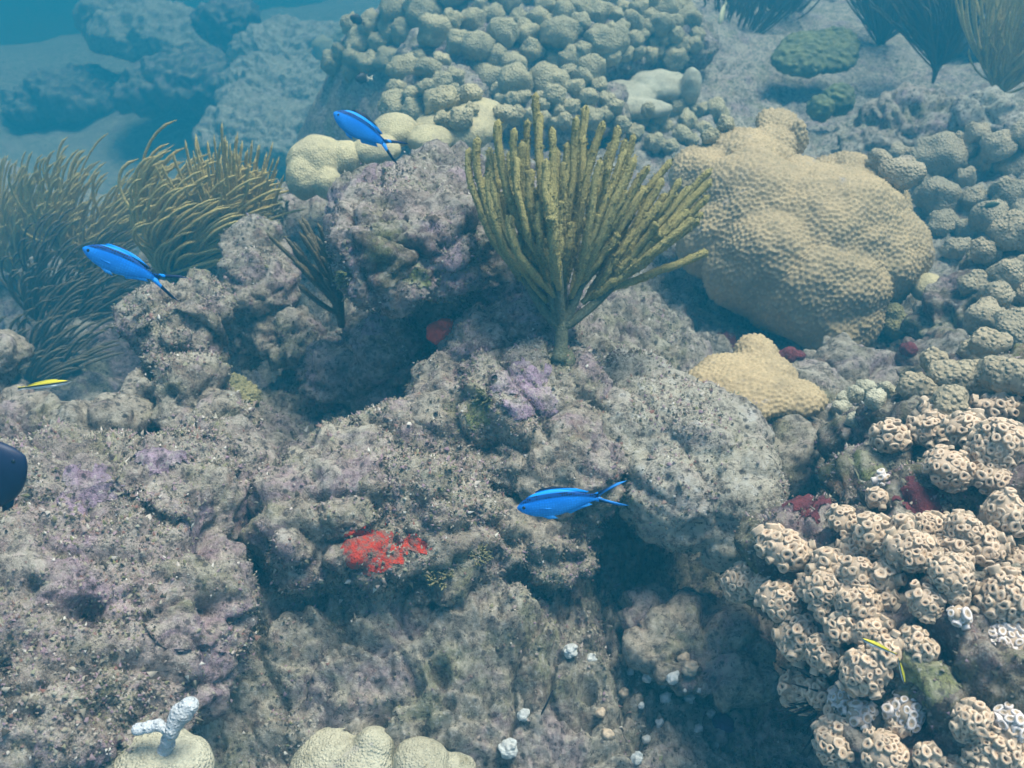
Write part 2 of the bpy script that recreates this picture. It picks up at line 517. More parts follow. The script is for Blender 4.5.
na_in, na_out = 550, 50
ang = np.concatenate([np.linspace(-R(46), R(46), na_in), np.linspace(R(46), R(314), na_out + 2)[1:-1]])
rr = np.concatenate([np.linspace(0.02, 0.38, 18), 0.40 * np.exp(np.linspace(0, math.log(16), 530)), 6.4 * np.exp(np.linspace(0.03, math.log(9), 50))])
A_, R_ = np.meshgrid(ang, rr)
X, Y = (R_ * np.sin(A_)).ravel(), (R_ * np.cos(A_)).ravel()
Z = ground(X, Y)
pp = np.stack([X, Y, Z], 1)
rfar = R_.ravel()
Z = Z + rock_relief(pp, 1.3) * (1 - 0.85 * sstep(2.8, 4.6, rfar)) + 0.13 * fbm(pp / 0.5 + 11, 3, .55) * sstep(2.8, 4.6, rfar) * (1 - sstep(7, 10, rfar)) + 0.07 * fbm(pp / 0.55 + 3, 2) * sstep(0.9, 2.5, R_.ravel()) + 0.35 * fbm(pp / 2.6 + 7, 3) * sstep(3.5, 7, R_.ravel())
nc, nr = len(ang), len(rr)
idx = np.arange(nc * nr).reshape(nr, nc)
nx = np.roll(idx, -1, axis=1)
quads = np.stack([idx[:-1], idx[1:], nx[1:], nx[:-1]], -1).reshape(-1, 4)
seabed = fastmesh('seabed', np.stack([X, Y, Z], 1), quads[:, ::-1], M['seabed'])
tag(seabed, kind='structure')

# ------------------------------------------------------------------ reef rocks
def E(px, py, d, rx, ry, rz, turn=0, lean=0):
    return (P(px, py, d), (rx, ry, rz), turn, lean)

def rdisp(s=1.0):
    return lambda co, no: rock_relief(co, s)

ROCKS = {}
def rock(key, label, mat, ells, voxel=0.0052, s=1.0):
    f = rdisp(s) if voxel < .01 else (lambda co, no: 0.13 * fbm(co / 0.34, 4, .55) + 0.05 * ridged(co / 0.13, 2) + rock_relief(co))
    o = blob('reef_rock', ells, voxel, M[mat], f, smooth_it=6)
    tag(o, label, 'rock')
    ROCKS[key] = o
    return o

rock('pinnacle', 'craggy mauve pinnacle with undercut dark side, left of the olive sea rod', 'rock_mauve', [
    E(388, 232, 1.40, .085, .11, .045), E(430, 222, 1.43, .10, .13, .055), E(396, 268, 1.38, .080, .07, .042), E(445, 272, 1.40, .06, .06, .045), E(465, 240, 1.50, .08, .12, .09),
    E(500, 285, 1.50, .070, .11, .10), E(435, 200, 1.62, .11, .11, .07), E(365, 212, 1.62, .055, .08, .05), E(490, 205, 1.68, .09, .12, .08),
    E(470, 330, 1.52, .055, .07, .10), E(525, 320, 1.45, .06, .09, .09), E(425, 345, 1.58, .055, .06, .11), E(395, 372, 1.52, .05, .06, .10), E(345, 380, 1.60, .07, .07, .06), E(375, 370, 1.66, .06, .07, .10), E(490, 360, 1.42, .07, .07, .06)])
rock('ridge', 'central rock ridge with pink crust on top below the sea rod', 'rock', [
    E(520, 400, 1.32, .09, .10, .055), E(455, 420, 1.33, .08, .10, .06), E(570, 400, 1.36, .06, .09, .06), E(500, 450, 1.30, .09, .09, .08), E(560, 470, 1.28, .08, .09, .08),
    E(470, 530, 1.24, .10, .08, .06), E(540, 540, 1.26, .08, .08, .06)])
rock('shoulder', 'rough brown rock shoulder carrying the red crust, overhanging the lower slope', 'rock', [
    E(405, 470, 1.27, .085, .09, .06), E(345, 500, 1.20, .08, .09, .07), E(300, 530, 1.17, .055, .08, .07), E(370, 545, 1.17, .09, .07, .05), E(430, 520, 1.20, .08, .08, .07),
    E(440, 560, 1.18, .06, .06, .035), E(335, 480, 1.24, .06, .07, .05)])
rock('ledge', 'pale sandy boulder ledge to the right of the swimming fish in front', 'rock_pale', [
    E(660, 430, 1.34, .10, .12, .07), E(705, 450, 1.30, .09, .11, .08), E(735, 490, 1.24, .065, .08, .065), E(680, 490, 1.25, .08, .08, .06), E(640, 400, 1.42, .08, .10, .06),
    E(725, 525, 1.23, .05, .06, .04), E(615, 440, 1.33, .05, .08, .07)], s=0.5)
rock('slab', 'grey rounded slab in shade under the pale ledge', 'rock', [
    E(680, 636, 1.23, .075, .08, .03), E(725, 650, 1.21, .06, .07, .03), E(650, 622, 1.26, .05, .06, .03)], s=1.0)
rock('massif', 'broad pitted mauve rock filling the lower left corner', 'rock_mauve', [
    E(60, 515, 1.12, .13, .12, .07), E(165, 515, 1.14, .10, .10, .07), E(215, 475, 1.22, .06, .08, .05), E(60, 585, 1.04, .15, .12, .08), E(165, 600, 1.05, .10, .10, .07),
    E(40, 675, .97, .14, .12, .08), E(130, 670, 1.0, .10, .10, .055), E(190, 650, 1.04, .055, .08, .045), E(15, 745, .93, .09, .08, .05)])
rock('edge_ridge', 'low knobbly rock rim below the yellow and white fish', 'rock', [
    E(20, 438, 1.30, .07, .07, .045), E(75, 440, 1.28, .05, .06, .035), E(112, 432, 1.30, .04, .05, .04), E(2, 418, 1.36, .035, .05, .04)])
rock('pillar', 'squat brown rock pillar with a hole in its top, under the left blue fish', 'rock', [
    E(160, 315, 1.42, .038, .05, .038), E(198, 308, 1.45, .040, .055, .042), E(178, 352, 1.41, .046, .055, .055), E(190, 398, 1.36, .055, .065, .055), E(155, 405, 1.36, .035, .05, .045), E(215, 428, 1.32, .055, .06, .04)])
rock('grey_block', 'grey green rock block between the pillar and the pinnacle', 'rock', [
    E(265, 295, 1.66, .065, .07, .07), E(285, 335, 1.64, .06, .07, .05), E(247, 335, 1.66, .05, .06, .05), E(262, 258, 1.74, .05, .06, .045)])
rock('edge_boulder', 'brown boulder cut by the left edge above the yellow and white fish', 'rock', [
    E(0, 355, 1.42, .038, .05, .03), E(-20, 372, 1.42, .05, .05, .045)])
rock('coral_mound', 'dark reddish brown mound overgrown with cream polyps at right', 'rock_brown', [
    E(905, 620, .98, .11, .14, .07), E(850, 600, 1.02, .075, .10, .06), E(960, 570, 1.00, .12, .14, .09), E(1000, 680, .90, .12, .12, .08), E(870, 700, .95, .06, .08, .05),
    E(930, 740, .90, .09, .09, .06), E(960, 460, 1.22, .13, .12, .08), E(1030, 440, 1.22, .12, .14, .10), E(890, 500, 1.15, .08, .08, .06), E(1060, 560, 1.0, .12, .16, .12), E(800, 570, 1.08, .05, .07, .05),
    E(880, 450, 1.3, .07, .07, .05)])
rock('rubble_rock', 'low rubbly rock between the tan coral head and the polyp mound', 'rock', [
    E(850, 385, 1.65, .09, .10, .05), E(810, 410, 1.55, .08, .09, .05), E(780, 450, 1.45, .06, .08, .05)])
rock('back_rock', 'brown rock carrying knobbly corals at the right edge', 'rock_brown', [
    E(985, 330, 1.78, .13, .14, .08), E(1030, 290, 1.85, .12, .15, .09), E(950, 380, 1.62, .09, .10, .05), E(1030, 370, 1.6, .09, .12, .06)])
rock('holed_mound', 'hazy grey mound with a dark hole, behind the right corals', 'rock', [
    E(915, 130, 2.75, .16, .16, .11), E(960, 140, 2.7, .10, .12, .08), E(870, 150, 2.7, .10, .1, .06)], voxel=.009)
rock('far_knob', 'hazy pale knob of rock at the right edge near the top', 'rock_pale', [
    E(985, 120, 2.6, .075, .08, .07), E(1005, 140, 2.55, .08, .08, .07)], voxel=.009)
rock('top_bank', 'pale rocky bank under the top knobbly coral', 'rock', [
    E(480, 60, 3.15, .28, .26, .12), E(580, 50, 3.2, .28, .26, .13), E(440, 100, 2.8, .15, .16, .09), E(650, 40, 3.3, .24, .22, .10), E(560, 110, 2.7, .2, .18, .06)], voxel=.009)
rock('left_bank', 'hazy blue slope of rubble behind the upper blue fish', 'rock_pale', [
    E(262, 130, 6.0, .40, .44, .16), E(285, 90, 6.4, .42, .45, .16), E(300, 55, 6.8, .46, .45, .16)], voxel=.011)
rock('top_right_bank', 'rock bank coloured dark for shadow behind the plumes in the top right corner', 'rock_dark', [
    E(960, 5, 4.2, .45, .3, .16), E(880, 0, 4.4, .3, .3, .14), E(1030, 40, 3.8, .3, .3, .16), E(760, 0, 4.4, .4, .3, .12)], voxel=.015)  # dark rock colour stands in for the shadows behind the plumes
rock('gap_rock', 'rock floor of the gap under the left sea rods, coloured dark to darken it', 'rock_dark', [
    E(10, 310, 2.9, .40, .35, .10), E(100, 330, 2.75, .30, .35, .10), E(200, 290, 2.7, .22, .25, .08), E(30, 400, 2.1, .2, .2, .06)], voxel=.011)  # rock added in a dark colour so the gap stays dark
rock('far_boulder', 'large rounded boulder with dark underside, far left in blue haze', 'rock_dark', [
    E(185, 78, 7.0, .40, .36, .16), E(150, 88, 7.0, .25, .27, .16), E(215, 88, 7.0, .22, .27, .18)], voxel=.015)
rock('far_dark_rock', 'small dark rock at the top left in blue haze', 'rock_dark', [
    E(225, 22, 7.4, .24, .24, .17), E(215, 45, 7.4, .17, .15, .17)], voxel=.016)
rock('far_green_rock', 'faint greenish far mound at the top left', 'rock_pale', [
    E(150, 30, 7.6, .45, .4, .18), E(190, 45, 7.4, .28, .28, .16), E(120, 15, 7.8, .34, .34, .2)], voxel=.02)
rock('far_low_rock', 'faint low mound far left above the brown sea rods', 'rock_dark', [
    E(80, 95, 7.6, .42, .36, .14), E(40, 105, 7.6, .32, .3, .13)], voxel=.016)
refresh()

# ------------------------------------------------------------------ crusts that follow the rock
def crust(name, cat, label, where, mat, radius, thick=0.004, seed=0, squash=1.0, thr=0.0):
    """an uneven skin grown over the rock around a point"""
    loc, nor, ob = hit(*where)
    if ob is None:
        return None
    me = ob.data
    co = get_co(me) + np.array(ob.matrix_world.translation, np.float32)
    no = get_no(me)
    c = np.array(loc, np.float32)
    d = co - c
    d[:, 2] *= squash
    rad = np.linalg.norm(d, axis=1)
    sel_v = rad < radius * 1.6
    f = np.full(len(co), 1.0, np.float32)
    q = co[sel_v]
    f[sel_v] = rad[sel_v] / radius + 0.9 * fbm(q / (radius * 0.5) + seed, 4, 0.7) + thr + 0.5 * np.clip(fbm(q / (radius * .22) + seed + 5, 2), 0, 1)
    vin = f < 0.92
    polys = np.empty(len(me.loops), np.int32); me.loops.foreach_get('vertex_index', polys)
    ls = np.empty(len(me.polygons), np.int32); me.polygons.foreach_get('loop_start', ls)
    lt = np.empty(len(me.polygons), np.int32); me.polygons.foreach_get('loop_total', lt)
    quads = polys[ls[lt == 4][:, None] + np.arange(4)]
    quads = quads[vin[quads].all(1)]
    if len(quads) < 4:
        return None
    u, inv = np.unique(quads, return_inverse=True)
    lift = np.clip((0.92 - f[u]) / 0.25, 0, 1) * thick - 0.0015 + 0.0012 * fbm(co[u] / 0.012, 2)
    v = co[u] + no[u] * lift[:, None]
    o = fastmesh(name, v - c, inv.reshape(-1, 4), M[mat])
    o.location = loc
    tag(o, label, cat)
    return o

crust('red_sponge_crust', 'sponge', 'bright red sponge crust on the rock shoulder left of the front fish', (372, 552), 'red', 0.050, seed=3, squash=1.4)
crust('red_sponge_streak', 'sponge', 'red sponge streak trailing right from the large red crust', (412, 545), 'red', 0.030, seed=13, squash=1.8)
crust('red_sponge_patch', 'sponge', 'small red sponge fleck above the large red crust', (418, 500), 'red', 0.012, seed=9)
crust('pink_crust', 'coralline crust', 'pale pink crust capping the ridge just below the sea rod', (525, 388), 'pink', 0.065, seed=5, thick=.005)
crust('pink_crust_patch', 'coralline crust', 'mauve pink crust patch on the lower left rock', (85, 490), 'pink', 0.050, seed=15)
crust('pink_crust_spot', 'coralline crust', 'mauve pink crust spot near the middle of the left rock', (160, 455), 'pink', 0.040, seed=25)
crust('brown_turf', 'algae', 'dark reddish brown turf on the front face of the pinnacle head', (392, 248), 'rock_brown', 0.085, seed=105, thick=.006)
crust('maroon_crust', 'sponge', 'maroon crust in the dark gap left of the cream polyps', (812, 505), 'maroon', 0.035, seed=35)
crust('maroon_crust_band', 'sponge', 'maroon crust between the two rows of cream polyps', (925, 500), 'maroon', 0.035, seed=45)
crust('lime_algae', 'algae', 'yellow green algae tuft under the lip of the pinnacle', (418, 278), 'lime', 0.030, seed=55)
crust('lime_algae_patch', 'algae', 'yellow green algae patch left of the pink crust', (478, 415), 'lime', 0.028, seed=65)
crust('green_algae_mat', 'algae', 'green algae mat on the polyp mound beside the black sponge', (875, 470), 'lime', 0.040, seed=75)
crust('yellow_algae', 'algae', 'yellow green algae on the polyp mound near the tiny yellow fish', (930, 675), 'lime', 0.035, seed=85)
crust('red_spot', 'sponge', 'dull red sponge spot in the shadow left of the coral head', (728, 338), 'maroon', 0.035, seed=95)
refresh()

# ------------------------------------------------------------------ turf: uncountable tufts and grains on the near rock
def scatter_turf(obs, n, size, name, label):
    P0, N0 = [], []
    for o, share in obs:
        me = o.data
        co = get_co(me) + np.array(o.location, np.float32); no = get_no(me)
        d = np.linalg.norm(co - np.array(CAM, np.float32), axis=1)
        ok = d < 2.4
        w = np.where(ok, 1.0, 0.0)
        if o is seabed:
            w = w * np.clip(np.hypot(co[:, 0], co[:, 1]), 0, 3) ** 2 * (np.abs(co[:, 0]) < 1.5) * (co[:, 1] > 0.2) * (np.abs(np.arctan2(co[:, 0], co[:, 1])) < R(44))
        w = w * np.clip(0.35 + 1.6 * fbm(co / 0.12 + 3, 2), 0.05, 2)
        w = w / w.sum()
        k = RNG.choice(len(co), int(n * share), p=w)
        P0.append(co[k]); N0.append(no[k])
    p = np.concatenate(P0); nrm = np.concatenate(N0); m = len(p)
    p = p + RNG.normal(scale=0.0022, size=(m, 3))
    s = size * np.exp(RNG.normal(scale=0.35, size=m))
    a = RNG.normal(size=(m, 3)); a -= nrm * (a * nrm).sum(1)[:, None]; a /= np.linalg.norm(a, axis=1)[:, None]
    b = np.cross(nrm, a)
    tip = nrm * 0.8 + 0.45 * RNG.normal(size=(m, 3))
    v = np.stack([p + a * s[:, None] * 0.6, p + (-0.4 * a + 0.55 * b) * s[:, None], p + (-0.4 * a - 0.55 * b) * s[:, None], p + tip * s[:, None] * RNG.uniform(0.4, 1.1, m)[:, None]], 1)
    v[:, :3] -= nrm[:, None, :] * 0.0015
    f = np.array([[0, 1, 3], [1, 2, 3], [2, 0, 3]])
    F = (np.arange(m)[:, None, None] * 4 + f).reshape(-1, 3)
    o = fastmesh(name, v.reshape(-1, 3), F, M['turf'], 3)
    tag(o, label, 'algae turf', kind='stuff')
    return o

scatter_turf([(seabed, .36), (ROCKS['pinnacle'], .15), (ROCKS['ridge'], .09), (ROCKS['shoulder'], .09), (ROCKS['ledge'], .04), (ROCKS['massif'], .17),
              (ROCKS['pillar'], .04), (ROCKS['grey_block'], .03), (ROCKS['coral_mound'], .08)], 180000, 0.0027,
             'algae_turf', 'short mixed algae turf and sand grains coating the near rocks')

# ------------------------------------------------------------------ tan star coral head and its small neighbours
from mathutils.kdtree import KDTree
def surface_cells(co, gap):
    """evenly scattered points on a skin and every vertex's distance to the nearest, in units of the gap"""
    cell = np.floor(co / gap).astype(int)
    order = RNG.permutation(len(co))
    grid, keep = {}, []
    g2 = (gap * 0.86) ** 2
    cl, cc = cell.tolist(), co.tolist()
    for i in order.tolist():
        x, y, z = cl[i]; a, b, c = cc[i]
        ok = True
        for dx in (-1, 0, 1):
            for dy in (-1, 0, 1):
                for dz in (-1, 0, 1):
                    for q in grid.get((x + dx, y + dy, z + dz), ()):
                        if (q[0] - a) ** 2 + (q[1] - b) ** 2 + (q[2] - c) ** 2 < g2:
                            ok = False; break
                    if not ok: break
                if not ok: break
            if not ok: break
        if ok:
            grid.setdefault((x, y, z), []).append(cc[i]); keep.append(cc[i])
    kd = KDTree(len(keep))
    for i, p in enumerate(keep): kd.insert(p, i)
    kd.balance()
    return np.array([kd.find(p)[2] for p in cc]) / gap

def cone_disp(cell, h, low=0.012, lows=0.10):
    def f(co, no):
        d = low * fbm(co / lows, 3)
        if h > 0.001:
            d = d + h * (1 - sstep(0.05, 0.60, surface_cells(co, cell)))
        return d
    return f

def G(px, py, rx, ry, rz, sink=0.52):
    loc, nor, ob = hit(px, py)
    return (loc + Vector((0, 0, rz * (1 - 2 * sink))), (rx, ry, rz))

def coral(name, label, mat, ells, voxel, disp, sm=10):
    return tag(blob(name, ells, voxel, M[mat], disp, smooth_it=sm), label, 'coral')

coral('star_coral_head', 'large tan domed star coral head right of the sea rod', 'star_coral', [
    E(810, 232, 1.99, .215, .20, .150), E(750, 212, 1.98, .15, .15, .12), E(703, 178, 2.04, .08, .10, .07), E(865, 252, 1.98, .135, .15, .12), E(812, 285, 1.91, .155, .13, .12),
    E(765, 262, 1.91, .125, .11, .12), E(748, 162, 2.06, .10, .11, .065), E(777, 124, 2.10, .048, .06, .030), E(797, 138, 2.07, .024, .035, .045), E(772, 142, 2.07, .05, .06, .04),
    E(850, 200, 2.07, .13, .14, .11), E(715, 235, 1.95, .07, .08, .09), E(835, 318, 1.90, .10, .09, .07)], 0.0034, cone_disp(0.0098, 0.0046, 0.031, 0.15), 30)
coral('small_star_coral', 'small tan coral lump below the large coral head', 'star_coral', [
    E(738, 386, 1.47, .080, .085, .028), E(762, 378, 1.50, .060, .07, .034), E(757, 356, 1.54, .040, .05, .026), E(798, 396, 1.45, .045, .045, .018, 20), E(770, 392, 1.46, .05, .06, .026)], 0.0026, cone_disp(0.0078, 0.0034, 0.009, 0.06))
coral('flat_coral_lobe', 'smooth flat tan coral lobe beside the right of the large coral head', 'yellow_coral', [
    E(928, 288, 1.90, .038, .04, .028), E(920, 284, 1.92, .03, .03, .025)], 0.003, cone_disp(0.01, 0.0005, 0.005, 0.05))
coral('tan_coral_bulb', 'pale yellow bulbous coral with a dark cleft below the upper blue fish', 'yellow_coral', [
    E(318, 160, 1.98, .072, .07, .050), E(305, 178, 1.95, .045, .05, .045), E(345, 158, 1.98, .05, .05, .04), E(328, 185, 1.93, .03, .035, .035)], 0.0035, cone_disp(0.012, 0.0008, 0.010, 0.06))
coral('smooth_tan_coral', 'smooth yellow coral cap behind the tail of the upper blue fish', 'yellow_coral', [
    E(395, 130, 2.05, .055, .06, .035), E(375, 150, 1.98, .06, .05, .03)], 0.0035, cone_disp(0.012, 0.0006, 0.007, 0.06))
coral('tan_coral_sheet', 'broad smooth yellow coral sheet behind the pinnacle top', 'yellow_coral', [
    E(455, 130, 2.1, .10, .09, .045), E(480, 118, 2.15, .07, .08, .04), E(430, 140, 2.02, .05, .05, .03)], 0.0035, cone_disp(0.012, 0.0006, 0.010, 0.07))
coral('pale_coral_plate', 'pale bare coral plate among the top knobbly corals', 'pale_coral', [
    E(625, 95, 2.9, .10, .10, .035), E(660, 85, 2.95, .10, .10, .04), E(640, 108, 2.8, .10, .06, .03), E(690, 88, 2.9, .035, .04, .07)], 0.006, cone_disp(0.02, 0.0005, 0.012, 0.08))
coral('green_plate_coral', 'olive green oval plate coral at the top right', 'green_plate', [
    E(818, 52, 3.25, .15, .11, .035, 0, 22), E(800, 60, 3.2, .10, .08, .035, 0, 22), E(838, 44, 3.3, .08, .08, .035, 0, 22)], 0.006, cone_disp(0.03, 0.006, 0.010, 0.07))
coral('green_knob_coral', 'small dark olive coral knob below the green plate coral', 'green_plate', [
    E(838, 100, 2.95, .055, .06, .05), E(820, 108, 2.9, .04, .05, .04)], 0.005, cone_disp(0.025, 0.005, 0.01, 0.07))
coral('olive_knob_cluster', 'olive knob of coral in the dark gap right of the coral head', 'knob_green', [
    E(893, 313, 1.88, .022, .022, .022), E(905, 325, 1.87, .024, .022, .024), E(917, 330, 1.87, .02, .02, .022), E(898, 330, 1.87, .02, .02, .022), E(890, 325, 1.88, .018, .02, .02)], 0.0025, cone_disp(0.012, 0.0015, 0.002, 0.03), 3)
coral('olive_turf_knob', 'small olive green knob coral beside the pillar rock', 'knob_green', [
    E(228, 390, 1.44, .032, .035, .025), E(243, 397, 1.43, .026, .03, .02)], 0.003, cone_disp(0.010, 0.005, 0.008, 0.04), 4)
coral('pale_lobe_coral', 'pale cream coral with two lobes at the bottom left of centre', 'pale_coral', [
    G(333, 764, .045, .05, .03), G(372, 752, .026, .03, .040), G(360, 770, .04, .04, .03), G(312, 775, .03, .04, .03)], 0.003, cone_disp(0.012, 0.0004, 0.006, 0.05))
coral('pale_dome_coral', 'pale cream domed coral at the bottom edge centre', 'pale_coral', [
    G(420, 768, .035, .04, .032), G(447, 772, .038, .04, .03), G(432, 785, .05, .04, .035)], 0.003, cone_disp(0.012, 0.0004, 0.006, 0.05))
bl_, bn_, bo_ = hit(150, 762)
bd = depth(bl_) - .02
bc = empty('branched_pale_coral', bl_)
tag(bc, 'bluish white forked coral branch on a pale base at the bottom left', 'coral')
blob('base', [E(150, 765, bd, .042, .05, .035), E(118, 775, bd, .032, .04, .03), E(180, 772, bd, .032, .04, .03)], 0.003, M['pale_coral'], cone_disp(0.012, 0.0005, 0.006, 0.05), parent=bc)
bd -= .035
blob('branch', [E(172, 732, bd, .007, .008, .011), E(176, 722, bd, .009, .009, .011), E(182, 713, bd, .012, .011, .011), E(189, 706, bd, .010, .010, .009), E(168, 742, bd + .01, .007, .008, .013), E(165, 752, bd + .02, .008, .009, .013)],
     0.002, M['bleached'], lambda co, no: 0.001 * fbm(co / 0.02, 2), parent=bc, smooth_it=8)
blob('branch', [E(168, 730, bd, .007, .007, .0055), E(158, 725, bd, .007, .007, .0055), E(149, 727, bd, .007, .007, .0055), E(139, 729, bd, .008, .007, .0055)],
     0.002, M['bleached'], lambda co, no: 0.001 * fbm(co / 0.02, 2), parent=bc, smooth_it=6)
refresh()

# ------------------------------------------------------------------ knobbly lobed corals (each lobe a part)
def lobe_mesh(rx, ry, rz, seed, subdiv=3, amp=0.22):
    bm = bmesh.new()
    bmesh.ops.create_icosphere(bm, subdivisions=subdiv, radius=1)
    v = np.array([tuple(x.co) for x in bm.verts])
    f = [tuple(x.index for x in q.verts) for q in bm.faces]
    bm.free()
    n = fbm(v * 1.3 + seed * 7.7, 3, 0.6)
    sq = 1 - 0.12 * np.clip(v[:, 2], 0, 1) ** 3
    v = v * ((1 + amp * n) * sq)[:, None] * np.array([rx, ry, rz])
    return v, f

def lobed_coral(label, spots, mat, group=None):
    """spots: (px, py, half width, half height in the picture)"""
    hs = []
    for (px, py, a, b) in spots:
        loc, nor, ob = hit(px, py + b * 0.5)
        hs.append((loc, nor, a, b))
    base = sum((h[0] for h in hs), Vector()) / len(hs)
    t = tag(empty('lobed_star_coral', base), label, 'coral', group)
    for k, (loc, nor, a, b) in enumerate(hs):
        s = depth(loc) / FPX
        a, b = a * s * 1.2, b * s * 1.2
        v, f = lobe_mesh(a, (a + b) * 0.55, b * 1.2, k + base.x * 31, 3, .62)
        o = meshobj('lobe', v, f, M[mat], t)
        o.location = loc + Vector((0, 0, b * 0.35)) + nor * (0.2 * a) - base
        o.rotation_euler = (nor.y * -0.5 + random.uniform(-.2, .2), nor.x * 0.5 + random.uniform(-.2, .2), random.uniform(0, 6.28) if abs(a - b) < 0.2 * a else random.uniform(-.3, .3))
    return t

def fill(poly, r0, r1, gap=1.75, tries=4000, seed=1):
    """uneven close packing of lobes inside an outline of the colony"""
    rnd = random.Random(seed)
    xs = [p[0] for p in poly]; ys = [p[1] for p in poly]
    def inside(x, y):
        c = False
        for (x1, y1), (x2, y2) in zip(poly, poly[1:] + poly[:1]):
            if (y1 > y) != (y2 > y) and x < (x2 - x1) * (y - y1) / (y2 - y1) + x1:
                c = not c
        return c
    out = []
    for _ in range(tries):
        x, y = rnd.uniform(min(xs), max(xs)), rnd.uniform(min(ys), max(ys))
        if not inside(x, y): continue
        r = rnd.uniform(r0, r1)
        if all(((x - q[0]) ** 2 + ((y - q[1]) * 1.15) ** 2) ** .5 > (r + q[2]) * gap / 2 for q in out):
            out.append((x, y, r * rnd.uniform(.9, 1.35), r * rnd.uniform(.8, 1.1)))
    return out

lobed_coral('pale tan knobbly coral colony across the top centre, largest of the knobbly ones', fill([(395, 10), (450, -12), (545, -12), (600, -8), (605, 40), (590, 75), (545, 95), (500, 85), (470, 45), (440, 40), (400, 40)], 7, 14, seed=3), 'lobe_coral')
lobed_coral('round cluster of tan coral knobs right of the upper blue fish', fill([(395, 75), (420, 52), (445, 55), (470, 85), (475, 120), (440, 122), (410, 108), (385, 108)], 6, 12, seed=5), 'lobe_coral')
lobed_coral('hazy tan coral knobs at the top edge right of centre', fill([(608, 0), (690, 0), (700, 40), (680, 60), (640, 55), (610, 65)], 5, 10, seed=7), 'lobe_coral')
lobed_coral('string of tan coral knobs behind the tips of the sea rod', fill([(500, 90), (545, 98), (600, 70), (620, 110), (720, 105), (730, 130), (690, 145), (650, 150), (600, 120), (540, 125), (500, 115)], 5, 10, seed=9), 'lobe_coral')
lobed_coral('small hazy tan knobs at the upper left of the top coral bank', fill([(320, 40), (365, 20), (395, 30), (390, 60), (360, 75), (330, 65)], 7, 11, seed=19), 'lobe_coral')
lobed_coral('brown knobbly coral colony behind the coral head at the right edge', fill([(862, 172), (900, 150), (950, 138), (1000, 132), (1030, 120), (1030, 215), (1000, 250), (960, 262), (935, 235), (915, 190)], 8, 16, seed=11), 'lobe_coral_right')
lobed_coral('brown knobby coral at the right edge below the hazy colony', fill([(980, 270), (1030, 255), (1030, 345), (1000, 350), (968, 345), (970, 300)], 10, 18, seed=13), 'lobe_coral_right')
lobed_coral('low brown coral knobs on the rock just above the upper polyps', [(917, 388, 15, 13), (945, 378, 15, 13), (938, 362, 12, 10), (968, 380, 18, 14), (948, 402, 16, 12), (990, 372, 17, 15), (975, 352, 14, 11), (1015, 378, 17, 15)], 'lobe_coral_right')
lobed_coral('tiny pale coral knobs on the rubble between coral head and polyp mound', [(853, 393, 7, 7), (875, 401, 9, 8), (840, 408, 7, 7), (855, 420, 7, 6), (865, 388, 9, 6), (888, 390, 8, 7), (843, 398, 6, 6)], 'pale_coral')

# ------------------------------------------------------------------ cream polyp colonies on the mound (each lobe a part, each polyp a sub-part)
def polyp_mesh(name, mouth, tall, seed):
    """a short tube with a thick rim, a sunken disc and a slit mouth"""
    rnd = np.random.default_rng(seed)
    prof = [(0.98, -0.3, 0), (0.92, 0.25, 0), (1.0, tall * 0.8, 1), (0.86, tall, 1), (0.58, tall * 0.96, 1), (mouth, tall * 0.80, 2), (mouth * 0.6, tall * 0.62, 3), (0.0, tall * 0.58, 3)]
    n = 10
    V, F, mi = [], [], []
    wob = 1 + 0.10 * rnd.normal(size=n)
    for k, (r, z, _) in enumerate(prof[:-1]):
        for s in range(n):
            a = s * 2 * math.pi / n
            V.append((r * wob[s] * math.cos(a) * (0.62 if k >= 5 else 1), r * wob[s] * math.sin(a), z))
    V.append((0, 0, prof[-1][1]))
    for k in range(len(prof) - 2):
        for s in range(n):
            F.append((k * n + s, k * n + (s + 1) % n, (k + 1) * n + (s + 1) % n, (k + 1) * n + s)); mi.append(prof[k + 1][2] if k != 1 else 0)
    k = len(prof) - 2
    for s in range(n):
        F.append((k * n + s, k * n + (s + 1) % n, len(V) - 1)); mi.append(3)
    return V, F, mi

def polyp_data(name, mouth, tall, seed, mats):
    V, F, mi = polyp_mesh(name, mouth, tall, seed)
    me = bpy.data.meshes.new(name)
    me.from_pydata(V, [], F)
    for m in mats: me.materials.append(M[m])
    me.polygons.foreach_set('material_index', np.array(mi, np.int32))
    me.polygons.foreach_set('use_smooth', np.ones(len(F), bool))
    me.update()
    return me
POLYPS = [polyp_data('polyp', mo, ta, s, ['zoa_wall', 'zoa_rim', 'zoa_disc', 'zoa_mouth']) for mo, ta, s in ((.36, .95, 1), (.26, .8, 2), (.40, 1.1, 3), (.20, .65, 4), (.16, .55, 6))]
CLOSED = [polyp_data('polyp', .22, .7, 5, ['zoa_pale', 'zoa_pale', 'zoa_wall', 'zoa_disc'])]

